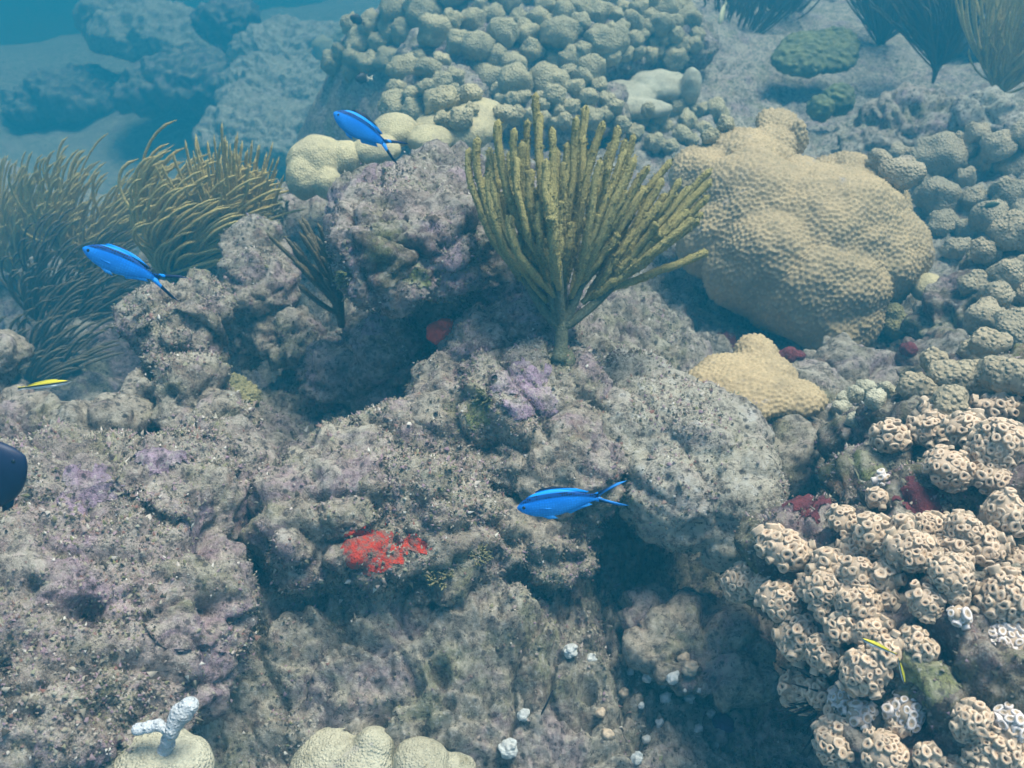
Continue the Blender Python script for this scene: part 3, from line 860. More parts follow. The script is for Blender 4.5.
def polyp_colony(label, spots, pr=4.35, limit=300):
    hs = []
    for sp in spots:
        px, py, a, b = sp[:4]
        loc, nor, ob = hit(px, py + b * 0.3)
        hs.append((loc, nor, a, b, len(sp) > 4))
    # young lobes fill the gaps between neighbours
    for i in range(len(spots)):
        for j in range(i):
            (x1, y1, a1, b1), (x2, y2, a2, b2) = spots[i][:4], spots[j][:4]
            dd = math.hypot(x1 - x2, y1 - y2)
            if a1 + a2 < dd < (a1 + a2) * 1.5 and random.random() < .6:
                mx, my = (x1 + x2) / 2 + random.uniform(-5, 5), (y1 + y2) / 2 + random.uniform(-5, 5)
                loc, nor, ob = hit(mx, my)
                hs.append((loc, nor, random.uniform(9, 13), random.uniform(8, 12), False))
    base = sum((h[0] for h in hs), Vector()) / len(hs)
    t = tag(empty('polyp_colony', base), label, 'coral', 'cream polyp colonies on the mound')
    todo = []
    for k, (loc, nor, a, b, closed) in enumerate(hs):
        s = depth(loc) / FPX
        a, b = a * s * 1.02, b * s * 1.02
        c = (a + b) / 2
        st = random.uniform(1.0, 1.5)
        v, f = lobe_mesh(a * st ** .55, c * .95, b / st ** .45, k + base.y * 13, 3, 0.52)
        an = random.uniform(-1.2, 1.2)
        v = v @ np.array([[math.cos(an), 0, math.sin(an)], [0, 1, 0], [-math.sin(an), 0, math.cos(an)]])
        o = meshobj('lobe', v, f, M['zoa_flesh'], t)
        o.location = loc + nor * (0.45 * c) + Vector((0, 0, 0.15 * c)) - base
        view = (CAM - loc).normalized()
        r = pr * s * random.uniform(.9, 1.15)
        va = np.array(v)
        n = int(6.0 * (a * b + a * c + b * c) / 3 * 2 / (math.pi * r * r) * 1.05)
        pts = []
        ga = math.pi * (3 - 5 ** .5)
        axis = (nor + view * 0.7 + Vector((0, 0, .4))).normalized()
        q = axis.to_track_quat('Z', 'Y')
        for i in range(n):
            z = 1 - 2 * (i + .5) / n
            if z < -0.25: break
            rr_ = math.sqrt(1 - z * z)
            d = Vector((rr_ * math.cos(i * ga) + random.gauss(0, .05), rr_ * math.sin(i * ga) + random.gauss(0, .05), z)).normalized()
            d = q @ d
            # the point of the lobe's skin in that direction
            j = int(np.argmax((va / np.linalg.norm(va, axis=1)[:, None]) @ np.array(d)))
            p = Vector(va[j])
            p = d * p.length
            nn = Vector((d.x / a, d.y / c, d.z / b)).normalized()
            todo.append((o, p, nn, r, closed, nn.dot(view)))
    todo.sort(key=lambda e: -e[5])
    rest_v, rest_f, rest_m, off = [], [], [], 0
    for i, (o, p, nn, r, closed, _) in enumerate(todo):
        me = random.choice(CLOSED if closed else POLYPS)
        loc_ = p - nn * (0.25 * r)
        s = r * random.uniform(.72, 1.25)
        q = (nn + Vector((random.gauss(0, .16), random.gauss(0, .16), random.gauss(0, .16)))).to_track_quat('Z', 'Y') @ Quaternion((0, 0, 1), random.uniform(0, 6.28))
        sc = (s * random.uniform(.82, 1.1), s * random.uniform(1.0, 1.3), s * random.uniform(.8, 1.3))
        if i < limit:
            c = bpy.data.objects.new('polyp', me)
            c.location = loc_
            c.rotation_mode = 'QUATERNION'
            c.rotation_quaternion = q
            c.scale = sc
            link(c, o)
        elif not closed:
            mt = Matrix.LocRotScale(loc_ + o.location, q, sc)
            V_ = get_co(me); mm = np.array(mt)
            rest_v.append(V_ @ mm[:3, :3].T + mm[:3, 3])
            for pl in me.polygons:
                rest_f.append(tuple(v + off for v in pl.vertices)); rest_m.append(pl.material_index)
            off += len(V_)
    if rest_v:
        meshobj('polyp_fringe', np.concatenate(rest_v), rest_f, None, t, mats=[M[k] for k in ('zoa_wall', 'zoa_rim', 'zoa_disc', 'zoa_mouth')], midx=rest_m)['kind'] = 'stuff'
    return t

polyp_colony('cream polyp lobes along the dark left flank of the mound, lowest left colony', [
    (750, 575, 17, 22), (789, 598, 20, 19), (825, 592, 16, 18), (801, 633, 21, 22), (783, 660, 9, 13), (806, 682, 18, 19), (838, 628, 14, 14), (830, 653, 15, 17), (842, 697, 14, 17, 1), (840, 740, 26, 20)])
polyp_colony('cream polyp lobes around the long upright column near the mound centre', [
    (770, 540, 13, 12), (795, 547, 21, 17), (848, 552, 18, 20), (858, 580, 18, 18), (866, 605, 20, 18), (872, 625, 18, 12), (825, 560, 12, 17), (887, 577, 16, 17), (873, 671, 23, 21), (887, 652, 15, 14)])
polyp_colony('cream polyp lobes with one bleached white lobe in the lower right corner', [
    (868, 712, 15, 14, 1), (898, 704, 19, 17, 1), (897, 752, 25, 18), (915, 632, 12, 15), (927, 652, 12, 13), (965, 712, 16, 18), (985, 738, 24, 20), (1013, 713, 15, 19, 1), (1005, 755, 24, 18), (955, 760, 20, 12)])
polyp_colony('cream polyp lobes in a row across the middle of the mound', [
    (845, 526, 19, 11), (883, 535, 21, 18), (875, 553, 10, 10), (911, 549, 24, 19), (926, 523, 19, 13), (960, 533, 16, 16), (982, 545, 20, 18), (932, 602, 18, 15), (957, 616, 12, 9, 1), (952, 574, 21, 17)])
polyp_colony('cream polyp lobes in a broad dome at the right edge of the mound', [
    (1003, 588, 33, 28), (1005, 638, 24, 17, 1), (1015, 510, 19, 22), (1018, 555, 14, 12)])
polyp_colony('cream polyp lobes on top of the mound, farthest back of the polyp colonies', [
    (895, 440, 16, 18), (930, 433, 18, 16), (952, 470, 26, 17), (935, 410, 13, 8), (958, 415, 11, 9), (975, 432, 22, 15), (1005, 450, 26, 26), (1008, 410, 22, 13), (990, 480, 20, 14), (883, 497, 10, 10), (885, 480, 8, 8, 1)])

# ------------------------------------------------------------------ the olive sea rod
D0 = depth(hit(560, 357)[0]) - 1.40 + .008
root = P(561, 352, 1.40 + D0)
sr = tag(empty('sea_rod', root), 'olive green candelabra sea rod standing in the middle of the reef', 'sea rod')
def rel(p): return Vector(p) - root
n_main = [  # main stems: (control, end) in the picture, with depth
    ((535, 300), (523, 272), 1.40), ((553, 300), (545, 262), 1.38), ((562, 300), (565, 255), 1.42), ((575, 300), (590, 262), 1.39), ((600, 300), (622, 275), 1.41), ((560, 290), (556, 245), 1.36)]
V, F = tube_data(bez(rel(P(559, 362, 1.40 + D0)), rel(P(562, 345, 1.40 + D0)), rel(P(562, 335, 1.40 + D0)), rel(P(561, 318, 1.40 + D0)), 8), [.016, .012, .0105, .0100, .0098, .0096, .0096, .009], 10, .04)
meshobj('stem', V, F, M['rod_stem'], sr)
ends = []
for (c, e, d) in n_main:
    p3 = rel(P(*e, d + D0))
    V, F = tube_data(bez(rel(P(561, 328, 1.40 + D0)), rel(P((561 + c[0]) / 2, 318, 1.40 + D0)), rel(P(*c, d + D0)), p3, 12), np.linspace(.0080, .0062, 12), 9, .04)
    meshobj('stem', V, F, M['rod_stem'], sr)
    ends.append((e[0], e[1], d + D0))
TIPS = [(478, 135), (496, 152), (500, 118), (511, 150), (521, 140), (537, 93), (546, 158), (531, 168), (556, 148), (563, 162), (577, 118), (586, 105), (569, 140), (591, 150), (603, 121), (619, 126),
        (633, 133), (610, 165), (599, 175), (634, 156), (622, 172), (650, 165), (671, 158), (656, 190), (633, 213), (645, 186), (682, 178), (666, 192), (692, 186), (711, 169), (711, 195), (700, 219),
        (648, 245), (667, 242), (636, 229), (529, 213), (555, 187), (572, 172), (588, 181), (485, 178), (506, 190), (600, 215), (615, 200), (578, 210), (545, 195), (640, 262), (657, 222), (686, 205),
        (516, 128), (488, 160), (552, 128), (528, 120), (596, 140), (612, 140), (626, 150), (642, 172), (660, 175), (676, 188), (690, 212), (672, 225), (655, 236), (620, 232), (606, 190), (585, 195), (566, 200), (538, 185), (515, 175), (498, 180), (625, 190), (645, 205),
        (600, 240), (585, 248), (562, 232), (546, 238), (616, 255), (626, 262), (534, 240), (572, 222), (592, 228), (606, 262), (650, 258), (520, 232), (512, 215), (552, 215), (640, 240), (630, 272), (594, 205), (612, 222), (575, 260), (662, 232), (492, 200)]
TIPS += [(x + random.uniform(-11, 9), y + random.uniform(8, 40)) for x, y in TIPS[:44] if y < 235]
for k, (tx, ty) in enumerate(TIPS):
    # spring from the stem that points this way
    best = min(ends, key=lambda e: abs(math.atan2(tx - 561, 335 - ty) - math.atan2(e[0] - 561, 335 - e[1])) + random.uniform(0, .12))
    d1 = best[2] + random.uniform(-.07, .07)
    a0 = Vector((best[0], best[1]))
    fx = random.uniform(.0, 1.1)
    sx, sy = best[0] + (561 - best[0]) * fx * .6, best[1] + (318 - best[1]) * fx * .6
    p0 = rel(P(sx, sy, best[2]))
    out = (tx - 561) / 150.0
    # the branch swings out from the stem and then runs up to its tip
    c1 = rel(P(sx + (tx - sx) * (.62 if tx < 540 else .30) + random.uniform(-3, 3), sy + (ty - sy) * .28, d1))
    c2 = rel(P(sx + (tx - sx) * (1.04 if tx < 540 else .66) + random.uniform(-7, 2), sy + (ty - sy) * .62, d1 + random.uniform(-.015, .015)))
    p3 = rel(P(tx, ty, d1 + random.uniform(-.02, .02)))
    n = 46
    t = np.linspace(0, 1, n)
    r0 = random.uniform(.0045, .0059)
    rad = r0 * (0.80 + 0.28 * sstep(0, .35, t)) * np.sqrt(np.clip(1 - ((t - .975) / .025).clip(0, 1) ** 2, 0.02, 1))
    pts = bez(p0, c1, c2, p3, n) + (0.004 * np.stack([pnoise(np.stack([t * 3.5 + k * 3.1, t * 0 + a, t * 0], 1)) for a in (.3, 5.3, 9.7)], 1)) * sstep(0, .2, t)[:, None]
    V, F = tube_data(pts, rad, 9, .085)
    nv = len(V)                                   # a fuzz of open polyps
    ii = RNG.integers(9 * 6, nv, 260)
    ctr = np.repeat(pts, 9, axis=0)[ii]
    dr = V[ii] - ctr
    dr = dr / (np.linalg.norm(dr, axis=1)[:, None] + 1e-9) + 0.5 * RNG.normal(size=(260, 3))
    sd = 0.0011 * RNG.normal(size=(260, 3))
    b0 = ctr + (V[ii] - ctr) * .85
    V = np.concatenate([V, b0 + sd, b0 - sd, V[ii] + dr * 0.0020])
    F = F + [(nv + q, nv + 260 + q, nv + 520 + q) for q in range(260)]
    meshobj('branch', V, F, M['rod'], sr)
hold = blob('holdfast', [(root + Vector((0, 0, -.012)), (.022, .022, .014))], 0.003, M['rod_stem'], lambda co, no: 0.004 * fbm(co / .02, 2), parent=sr)

# ------------------------------------------------------------------ other sea rods, plumes and fans
def bush(label, px, py, d, height, lean, n, spread, mat, rad=0.0042, seed=0, up=1.0, droop=0.25, name='sea_rod', cat='sea rod'):
    rnd = random.Random(seed)
    b = P(px, py, d)
    loc = b
    t = tag(empty(name, loc), label, cat)
    lean = Vector(lean)
    nst = 6
    stems = []
    for s in range(nst):
        a = 2 * math.pi * s / nst + rnd.uniform(-.3, .3)
        dirv = (Vector((math.cos(a) * spread, math.sin(a) * spread * .7, up)) + lean * .5).normalized()
        L = height * rnd.uniform(.40, .60)
        p1 = Vector((0, 0, -.03)); p4 = dirv * L
        pts = bez(p1, p1 + Vector((0, 0, L * .4)), p4 * .6 + Vector((0, 0, .02)), p4, 9)
        V, F = tube_data(pts, np.linspace(rad * 1.7, rad * 1.15, 9), 6)
        meshobj('stem', V, F, M[mat], t)
        stems.append((pts, dirv))
    for k in range(n):
        pts, dirv = stems[k % nst]
        i = rnd.randint(2, 8)
        p0 = Vector(pts[i])
        side = Vector((rnd.gauss(0, .5), rnd.gauss(0, .45), rnd.gauss(0.15, .25)))
        L = height * rnd.uniform(.38, .72)
        d0 = (dirv + side).normalized()
        p3 = p0 + d0 * L * .75 + lean * L * .75 + Vector((0, 0, L * .35 * up))
        c1 = p0 + d0 * L * .38
        c2 = p0 + d0 * L * .70 + lean * L * .28 + Vector((0, 0, L * .25))
        nn = 10
        tt = np.linspace(0, 1, nn)
        r = rad * rnd.uniform(.8, 1.2) * np.sqrt(np.clip(1 - ((tt - .92) / .08).clip(0, 1) ** 2, .03, 1))
        V, F = tube_data(bez(p0, c1, c2, p3, nn), r, 5)
        meshobj('branch', V, F, M[mat], t)
    return t

bush('hazy brown sea rod at the far left edge of the thicket', 15, 275, 2.75, .32, (.35, 0, .0), 280, .75, 'rod_far', .0034, 1)
bush('hazy brown sea rod directly above the left blue fish', 90, 280, 2.6, .36, (.55, 0, -.05), 290, .75, 'rod_far', .0035, 2)
bush('yellow brown sea rod with branches swept to the right, behind the pillar rock', 172, 285, 2.15, .31, (.8, 0, -.12), 290, .6, 'rod_far', .0034, 3)
bush('upright brown sea rod at the right end of the left thicket', 240, 262, 2.15, .25, (.15, 0, .1), 240, .5, 'rod_far', .0030, 4, 1.2)
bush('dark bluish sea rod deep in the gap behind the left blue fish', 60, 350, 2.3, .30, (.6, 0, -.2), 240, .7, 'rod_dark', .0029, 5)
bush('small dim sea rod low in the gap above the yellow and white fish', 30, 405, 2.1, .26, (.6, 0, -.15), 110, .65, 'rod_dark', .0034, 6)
bush('small dark bushy sea rod on the left side of the pinnacle', 340, 312, 1.56, .155, (-.25, 0, .05), 34, .35, 'rod_dark', .0042, 7, 1.3)
bush('hazy brown sea plume in the top right corner', 995, 105, 3.0, .46, (.05, 0, .1), 190, .75, 'rod_far', .0038, 8, name='sea_plume', cat='sea plume')
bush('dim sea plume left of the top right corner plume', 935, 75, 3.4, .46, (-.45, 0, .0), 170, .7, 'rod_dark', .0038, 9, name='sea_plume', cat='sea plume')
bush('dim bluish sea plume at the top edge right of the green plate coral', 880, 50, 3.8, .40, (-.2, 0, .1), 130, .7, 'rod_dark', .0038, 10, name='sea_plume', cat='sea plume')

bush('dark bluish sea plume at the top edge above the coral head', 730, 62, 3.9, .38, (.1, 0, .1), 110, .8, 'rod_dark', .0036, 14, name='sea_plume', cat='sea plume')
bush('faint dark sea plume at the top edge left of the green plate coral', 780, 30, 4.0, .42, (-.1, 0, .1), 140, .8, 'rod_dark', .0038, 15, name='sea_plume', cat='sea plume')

# ------------------------------------------------------------------ sponges, cups, urchin, odds and ends
def lump(name, cat, label, px, py, ells_px, mat, out=0.3, amp=.10, voxel=0.0022, group=None, toward=0.0):
    """a rounded growth sitting on whatever is at this place; ells: (dx, dy, radius) in picture units"""
    loc, nor, ob = hit(px, py)
    loc = loc + (CAM - loc).normalized() * toward
    s = depth(loc) / FPX
    ells = []
    for (dx, dy, r) in ells_px:
        c = loc + RIGHT * dx * s + Vector((0, .45, .9)) * (-dy * s) + nor * (r * s * out)
        ells.append((c, (r * s, r * s * .95, r * s * .9)))
    return tag(blob(name, ells, voxel, M[mat], lambda co, no: amp * ells_px[0][2] * s * fbm(co / (ells_px[0][2] * s * .8), 3), smooth_it=4), label, cat, group)

M['red_ball'] = crust_mat('red_ball', (0.78, 0.075, 0.015), (0.55, 0.05, 0.015))
lump('red_ball_sponge', 'sponge', 'bright red ball sponge tucked under the pinnacle', 441, 330, [(0, 0, 12), (7, -5, 10), (-2, 5, 8)], 'red_ball', .45, .35, toward=.012)
lump('red_sponge', 'sponge', 'dull red sponge under the front edge of the coral head', 790, 357, [(0, 0, 9), (-12, 1, 7), (10, 0, 6)], 'maroon', .3, .3)
lump('red_sponge', 'sponge', 'dull red sponge in the dark gap right of the coral head', 908, 352, [(0, 0, 9), (4, 7, 7)], 'maroon', .3, .3)
lump('black_sponge', 'sponge', 'blue black knobbly sponge between the ledge and the polyp mound', 825, 462, [(0, 0, 20), (-20, 6, 15), (18, -12, 15), (-8, 10, 16), (30, -20, 10)], 'black', .2, .18, .003)
lump('purple_sponge', 'sponge', 'dark purple sponge blob on the shaded floor', 726, 722, [(0, 0, 11), (6, 3, 8)], 'purple', .4, .12)
for i, (px, py, r, lab) in enumerate([
        (622, 693, 7, 'yellowish cup coral, leftmost of the cup corals in shade'), (667, 697, 8, 'largest white cup coral on the shaded floor'), (690, 700, 7, 'white cup coral just right of the largest one'),
        (649, 678, 7, 'white cup coral above left of the largest one'), (671, 676, 9, 'wide white cup coral above the largest one'), (659, 724, 6, 'white cup coral below the largest one'),
        (711, 713, 6, 'white cup coral touching the purple sponge'), (697, 729, 6, 'white cup coral below left of the purple sponge'), (607, 738, 9, 'brownish cup coral low on the shaded floor'),
        (635, 760, 9, 'tall white cup coral at the bottom edge'), (572, 653, 10, 'grey white knob highest on the shaded floor'), (590, 660, 8, 'pale ringed polyp right of the grey knob'),
        (630, 672, 5, 'tiny white cup coral highest of the cup corals'), (691, 671, 10, 'tan ringed polyp at the upper right of the cup corals'), (683, 658, 8, 'dim tan polyp beside the dark hollow'),
        (525, 715, 9, 'white rubble lump near the thin dark twig'), (511, 748, 13, 'bluish white rubble piece at the bottom edge right of the domed coral'),
        (662, 686, 4, 'tiny white bead between the largest cup coral and the wide one'), (700, 690, 4, 'tiny white bead right of the cup coral pair'), (685, 690, 3, 'tiniest white bead among the cup corals'),
        (640, 705, 5, 'small grey cup coral left below the largest one'), (648, 740, 6, 'dim grey cup coral low on the shaded floor'), (600, 712, 7, 'dim tan ringed polyp left of the cup corals'), (716, 745, 5, 'dim grey bead in the dark corner under the polyp mound')]):
    lump('cup_coral', 'cup coral', lab, px, py, [(0, 0, r * .72), (r * .2, -r * .3, r * .55)], 'pebble' if 'tan' not in lab and 'yellow' not in lab and 'brown' not in lab else 'zoa_wall', .45, .5, .0013, 'cup corals and pale lumps on the shaded floor')

def tuft(label, px, py, r_px, mat, seed):
    rnd = random.Random(seed)
    loc, nor, ob = hit(px, py)
    r = r_px * depth(loc) / FPX
    up = (nor + Vector((0, 0, .6))).normalized()
    t = tag(empty('algae_tuft', loc), label, 'algae')
    VV, FF, off = [], [], 0
    for k in range(70):
        a, q = rnd.uniform(0, 6.28), math.sqrt(rnd.random()) * r
        u = up.orthogonal().normalized(); w = up.cross(u)
        p = (u * math.cos(a) + w * math.sin(a)) * q - up * r * .25
        d = (up + (u * math.cos(a) + w * math.sin(a)) * .7 * q / r + Vector((rnd.gauss(0, .3), rnd.gauss(0, .3), rnd.gauss(0, .3)))).normalized()
        L = r * rnd.uniform(.5, 1.0)
        V, F = tube_data([p, p + d * L * .6, p + d * L + Vector((rnd.gauss(0, .15), rnd.gauss(0, .15), 0)) * L], [r * .09, r * .11, r * .05], 5)
        VV.append(V); FF += [tuple(i + off for i in f) for f in F]; off += len(V)
    o = meshobj('fronds', np.concatenate(VV), FF, M[mat], t)
    o['kind'] = 'stuff'
tuft('yellow green algae tuft on the small rock left of the pinnacle', 275, 212, 12, 'lime', 1)
tuft('dark olive algae tuft under the front ledge left of the blue fish', 440, 575, 11, 'knob_green', 2)
tuft('yellow green algae tuft on the shadowed face of the pinnacle', 345, 280, 9, 'lime', 3)
tuft('olive algae tuft right of the red crust', 480, 555, 8, 'knob_green', 4)
tuft('yellow green algae tuft at the left end of the pink crust', 482, 402, 10, 'lime', 5)
tuft('small olive algae tuft on the top of the pillar rock', 178, 278, 7, 'knob_green', 6)

# long spined urchin half under the mound
loc, nor, ob = hit(806, 716)
uc = loc + Vector((.035, .01, .02))
ur = tag(empty('sea_urchin', uc), 'black long spined sea urchin tucked under the left foot of the polyp mound', 'urchin')
v, f = lobe_mesh(.022, .022, .018, 3, 3, .05)
meshobj('shell', v, f, M['urchin'], ur)
for k in range(46):
    d = Vector((random.gauss(-.45, .6), random.gauss(-.35, .6), random.gauss(.25, .5))).normalized()
    L = random.uniform(.05, .085)
    V, F = tube_data([d * .012, d * (L * .4), d * (L * .75), d * L], [.0022, .0020, .0014, .0004], 5)
    meshobj('spine', V, F, M['urchin'], ur)
# twig
tw = bez(P(497, 745, 1.14), P(525, 745, 1.13), P(540, 720, 1.12), P(553, 690, 1.13), 12)
V, F = tube_data(tw, np.linspace(.0018, .0012, 12), 6, .1)
o = meshobj('twig', V - tw[0], F, M['urchin'], None, Vector(tw[0]))
tag(o, 'thin dark forked twig lying on the rock at the bottom', 'twig')

# ------------------------------------------------------------------ fish
refresh()
def fish_mats(name, back, side, belly, line=0.42, edge=.10, spots=False, shine=.35):
    m = Mat(name, 0.42, shine)
    x, y, z = m.sep(m.co)
    zz = m.math('DIVIDE', z, 1.0)
    return m, zz

PT = [0, .015, .05, .11, .20, .30, .42, .55, .70, .84, .94, 1]
PH = [.06, .17, .36, .58, .80, .94, 1.0, .95, .74, .47, .30, .26]
PW = [.10, .28, .52, .76, .94, 1.0, .98, .86, .62, .36, .18, .08]
def fish(name, label, nose, tail, d, dt, mat, hgt=.20, wid=.085, fork=.5, tail_len=.26, tail_spread=.17, dorsal=.06, anal=.05, roll=0.0, blunt=.55, cat='fish', eye=.03, bend=0.0):
    """nose and tail: where the ends are seen; d the distance, dt how much farther the tail is"""
    a, b = P(*nose, d), P(*tail, d + dt)
    L = (b - a).length
    xax = (a - b).normalized()                    # local +X runs towards the nose
    up = Vector((0, 0, .4)) + UP * 0.6
    yax = up.cross(xax).normalized()
    zax = xax.cross(yax)
    rot = Matrix((xax, yax, zax)).transposed().to_4x4() @ Matrix.Rotation(roll, 4, 'X')
    bl = 1 - tail_len                             # body length share
    n, s = 30, 16
    V, F = [], []
    ts = np.linspace(0, 1, n) ** 1.4
    for k, t in enumerate(ts):
        prof = float(np.interp(t, PT, PH))
        h = hgt / 2 * prof
        w = wid / 2 * float(np.interp(t, PT, PW))
        x = -t * bl
        yo = bend * math.sin(t * 2.2) * .1
        for q in range(s):
            g = 2 * math.pi * q / s
            V.append((x, yo + w * math.cos(g), h * math.sin(g) - .012 * (1 - t) ** 3))
    for k in range(n - 1):
        for q in range(s):
            F.append((k * s + q, (k + 1) * s + q, (k + 1) * s + (q + 1) % s, k * s + (q + 1) % s))
    F.append(tuple(range(s))); F.append(tuple((n - 1) * s + q for q in range(s))[::-1])
    def sheet(poly, th=.006, y0=0.0, ylean=0.0):
        """a fin: an outline in the body's middle plane with a little thickness, thinner at its edge"""
        o = len(V); m_ = len(poly)
        c = np.mean(np.array(poly), 0)
        for sgn in (1, -1):
            for (x, z) in poly:
                V.append((x, y0 + sgn * th * .35 + ylean * (z), z))
            V.append((c[0], y0 + sgn * th * .6 + ylean * c[1], c[1]))
        for i in range(m_):
            j = (i + 1) % m_
            F.append((o + i, o + j, o + m_)); F.append((o + m_ + 1 + j, o + m_ + 1 + i, o + 2 * m_ + 1))
            F.append((o + j, o + i, o + m_ + 1 + i, o + m_ + 1 + j))
    tb = -bl + .03
    ye = bend * math.sin(2.2) * .1
    for sg in (1, -1):                            # the two tail lobes
        sheet([(tb, 0), (tb, sg * .030), (tb - tail_len * .45, sg * (tail_spread * .62)), (tb - tail_len * .8, sg * tail_spread * .92), (-1, sg * tail_spread), (tb - tail_len * .75 if fork >= 0 else -1.05, sg * tail_spread * .66), (tb - tail_len * (1 - fork), sg * .012), (tb - tail_len * (1 - fork), 0)], .008, ye)
    if dorsal:
        top = hgt / 2
        sheet([(-.24 * bl, top * .90), (-.32 * bl, top + dorsal * .6), (-.5 * bl, top * .98 + dorsal), (-.72 * bl, top * .72 + dorsal), (-.92 * bl, top * .30 + dorsal * 1.0), (-.84 * bl, top * .28), (-.6 * bl, top * .72), (-.4 * bl, top * .85)], .008)
    if anal:
        top = hgt / 2
        sheet([(-.58 * bl, -top * .70), (-.66 * bl, -top * .86 - anal * .5), (-.82 * bl, -top * .45 - anal), (-.95 * bl, -top * .30 - anal * .9), (-.86 * bl, -top * .22), (-.70 * bl, -top * .5)], .008)
        sheet([(-.30 * bl, -top * .88), (-.38 * bl, -top - anal * .55), (-.50 * bl, -top - anal * .65), (-.44 * bl, -top * .85)], .006, .02)
    # breast fins stand out a little from the flanks
    for sg in (1, -1):
        sheet([(-.27 * bl, -.03), (-.34 * bl, -.020), (-.42 * bl, -.03), (-.43 * bl, -.04), (-.37 * bl, -.048), (-.29 * bl, -.042)], .002, sg * (wid * .466))
    o = meshobj(name, np.array(V) * L, F, mat)
    o.matrix_world = Matrix.Translation(a) @ rot
    o.location = a
    o.rotation_euler = rot.to_euler()
    tag(o, label, cat)
    for sg in (1, -1):
        e = bpy.data.objects.new('eye', EYE)
        link(e, o)
        e.location = (-.085 * bl * L, sg * wid * .33 * L, -.004 * L)
        e.scale = (eye * L, eye * L * .5, eye * L)
    return o

bm = bmesh.new(); bmesh.ops.create_icosphere(bm, subdivisions=3, radius=.5)
EYE = bpy.data.meshes.new('eye'); bm.to_mesh(EYE); bm.free()
em = Mat('fish_eye', .15, .5); EYE.materials.append(em.color((.006, .008, .014)))

def chromis_mat(L, k):
    m = Mat('blue_fish', .6, .18)
    x, y, z = m.sep(m.co)
    zz = m.math('DIVIDE', z, L); xx = m.math('DIVIDE', x, L)
    # blue flank, dark scaled back, pale blue dorsal base, dark margins of the tail
    flank = m.mix(m.ramp(m.math('ADD', zz, .12), [(0.0, 0), (.17, 1)]), (.05, .36, .84), (.006, .22, .80))
    flank = m.mix(m.math('MULTIPLY', m.ramp(m.voro(1.0 / (L * .024), co=m.co, rnd=.3), [(.30, 0), (.55, 1)]), .35), flank, (.004, .10, .45))
    scal = m.ramp(m.voro(1.0 / (L * .021), co=m.co, rnd=.25), [(.30, 0), (.48, 1)])
    back = m.mix(scal, (.002, .005, .02), (.003, .055, .24))
    ln = m.math('ADD', zz, m.math('MULTIPLY', m.math('POWER', m.math('ABSOLUTE', m.math('ADD', xx, .32)), 2.0), .42))
    c = m.mix(m.ramp(ln, [(.052, 0), (.064, 1)]), flank, back)
    c = m.mix(m.ramp(ln, [(.098, 0), (.104, 1)]), c, (.008, .26, .80))
    c = m.mix(m.ramp(ln, [(.128, 0), (.133, 1)]), c, (.003, .008, .03))
    az = m.math('ABSOLUTE', zz)
    tl = m.math('GREATER_THAN', m.math('SUBTRACT', m.math('MULTIPLY', xx, -1.0), .74), 0.0)
    edge = m.math('SUBTRACT', az, m.math('MULTIPLY', m.math('SUBTRACT', m.math('MULTIPLY', xx, -1.0), .72), .55))
    tc = m.mix(m.ramp(m.math('ADD', edge, .5), [(.495, 0), (.515, 1)]), (.03, .22, .62), (.004, .015, .06))
    c = m.mix(tl, c, tc)
    return m.color(c)

fish('blue_chromis', 'bright blue fish with dark scaled back swimming left in front of the pale ledge', (517, 507), (628, 493), 1.00, .0, chromis_mat(.125, 0), hgt=.26, wid=.095, fork=.78, tail_len=.29, tail_spread=.12, dorsal=.025, anal=.03, cat='fish')
fish('blue_chromis', 'deep blue fish above the pinnacle, nose up to the left', (334, 112), (404, 155), 1.45, .05, chromis_mat(.14, 1), hgt=.29, wid=.10, fork=.80, tail_len=.30, tail_spread=.15, dorsal=.04, anal=.05, bend=.25)
fish('blue_chromis', 'bright blue fish at the left above the pillar rock', (83, 247), (184, 290), 1.12, .03, chromis_mat(.14, 2), hgt=.25, wid=.09, fork=.80, tail_len=.30, tail_spread=.13, dorsal=.03, anal=.03)

def wrasse_mat(L):
    m = Mat('yellow_fish', .5, .35)
    x, y, z = m.sep(m.co)
    zz = m.math('DIVIDE', z, L)
    c = m.ramp(m.math('ADD', zz, .5), [(.47, (.62, .66, .66)), (.487, (.62, .66, .62)), (.492, (.03, .035, .03)), (.512, (.03, .035, .02)), (.520, (.62, .52, .02)), (.57, (.50, .47, .03))])
    return m.color(c)
W = dict(hgt=.13, wid=.085, fork=.05, tail_len=.14, tail_spread=.04, dorsal=.02, anal=.015, eye=.022, blunt=.6)
fish('slender_wrasse', 'slender yellow and white fish over the gap at the left', (71, 381), (16, 389), 1.10, .0, wrasse_mat(.08), **W)
fish('slender_wrasse', 'tiny yellow fish slanting over the cream polyps', (861, 638), (897, 655), min(depth(hit(x, y)[0]) for x, y in ((861, 638), (880, 647), (897, 655))) - .012, .0, wrasse_mat(.036), **W)
fish('slender_wrasse', 'tiny yellow fish pointing down beside the bleached polyp lobe', (905, 684), (898, 657), min(depth(hit(x, y)[0]) for x, y in ((905, 684), (901, 670), (898, 657))) - .012, .0, wrasse_mat(.03), **W)

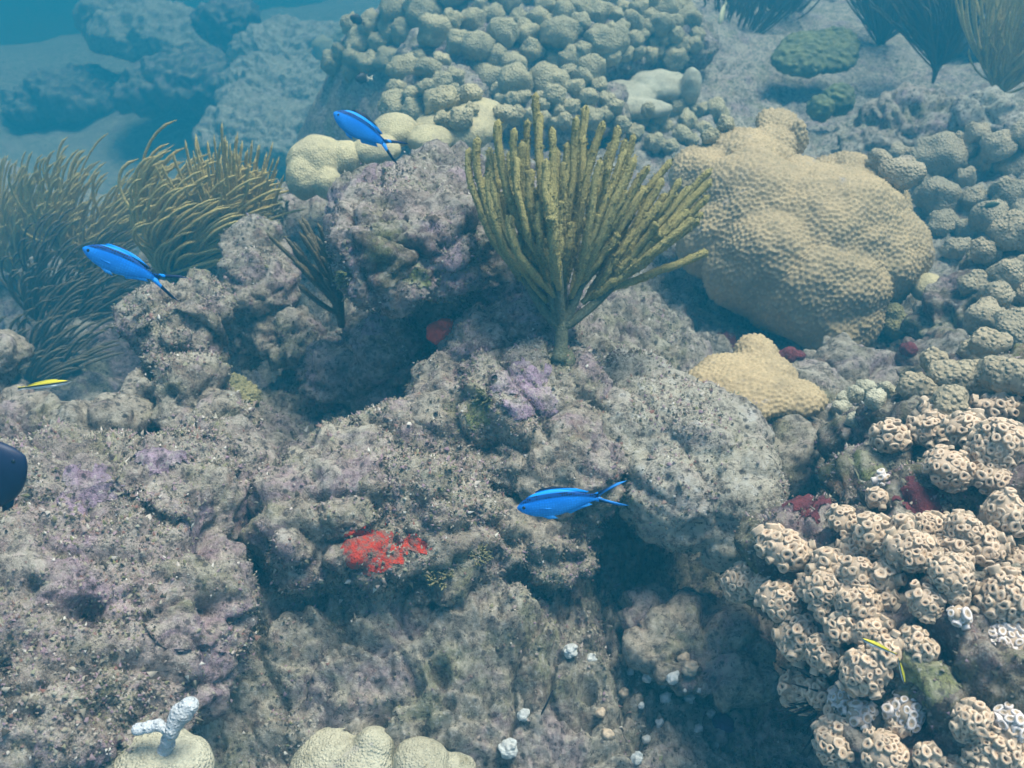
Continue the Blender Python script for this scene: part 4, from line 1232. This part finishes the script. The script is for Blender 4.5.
def plain(name, c1, c2):
    m = Mat(name, .5, .3); return m.color(m.mix(m.noise(60, 2), c1, c2))
fish('dark_damselfish', 'dark navy fish cut off by the left edge', (24, 455), (-98, 512), .80, .0, plain('navy_fish', (.006, .012, .04), (.008, .018, .055)), hgt=.56, wid=.16, fork=.1, tail_len=.22, tail_spread=.17, dorsal=.07, anal=.07)
fish('dark_damselfish', 'small dark blurred fish at the top left of the coral bank', (350, 16), (366, 25), 3.0, .02, plain('dark_fish', (.012, .012, .018), (.02, .02, .025)), hgt=.48, wid=.16, fork=.2, tail_len=.22, tail_spread=.14, dorsal=.08, anal=.08)
def bicolor():
    m = Mat('two_tone_fish', .5, .3)
    x, y, z = m.sep(m.co)
    return m.color(m.ramp(m.math('MULTIPLY', x, -12), [(.42, (.02, .02, .025)), (.5, (.62, .56, .40))]))
fish('two_tone_damselfish', 'small fish with dark head and pale rear left of the knob cluster', (355, 79), (374, 78), 2.7, .02, bicolor(), hgt=.46, wid=.16, fork=.2, tail_len=.24, tail_spread=.14, dorsal=.08, anal=.08)
fish('pale_fish', 'small pale yellowish fish heading down at the top edge', (719, 24), (727, 0), 3.0, .03, plain('pale_fish', (.55, .52, .30), (.40, .40, .25)), hgt=.30, wid=.13, fork=.2, tail_len=.2, tail_spread=.12, dorsal=.05, anal=.05)
fish('green_fish', 'small dull green fish lying over the right brown corals', (1000, 203), (979, 208), 2.1, .02, plain('green_fish', (.08, .12, .07), (.06, .10, .07)), hgt=.28, wid=.13, fork=.2, tail_len=.2, tail_spread=.1, dorsal=.05, anal=.05)

# ------------------------------------------------------------------ the water: one even haze round everything
bm = bmesh.new()
bmesh.ops.create_cube(bm, size=1, matrix=Matrix.Translation((0, 0, -2.3)) @ Matrix.Diagonal((130, 130, 7.6, 1)))
hm = bpy.data.meshes.new('haze'); bm.to_mesh(hm); bm.free()
hmat = bpy.data.materials.new('water_haze'); hmat.use_nodes = True
nt = hmat.node_tree
nt.nodes.remove(nt.nodes['Principled BSDF'])
pv = nt.nodes.new('ShaderNodeVolumePrincipled')
pv.inputs['Color'].default_value = (*HAZE_COLOR, 1)
pv.inputs['Absorption Color'].default_value = (*HAZE_ABSORB, 1)
pv.inputs['Density'].default_value = HAZE_DENSITY
pv.inputs['Anisotropy'].default_value = 0.0
nt.links.new(pv.outputs[0], nt.nodes['Material Output'].inputs['Volume'])
hm.materials.append(hmat)
haze = link(bpy.data.objects.new('haze', hm))
tag(haze, 'blue water haze filling the whole scene', 'haze', kind='stuff')
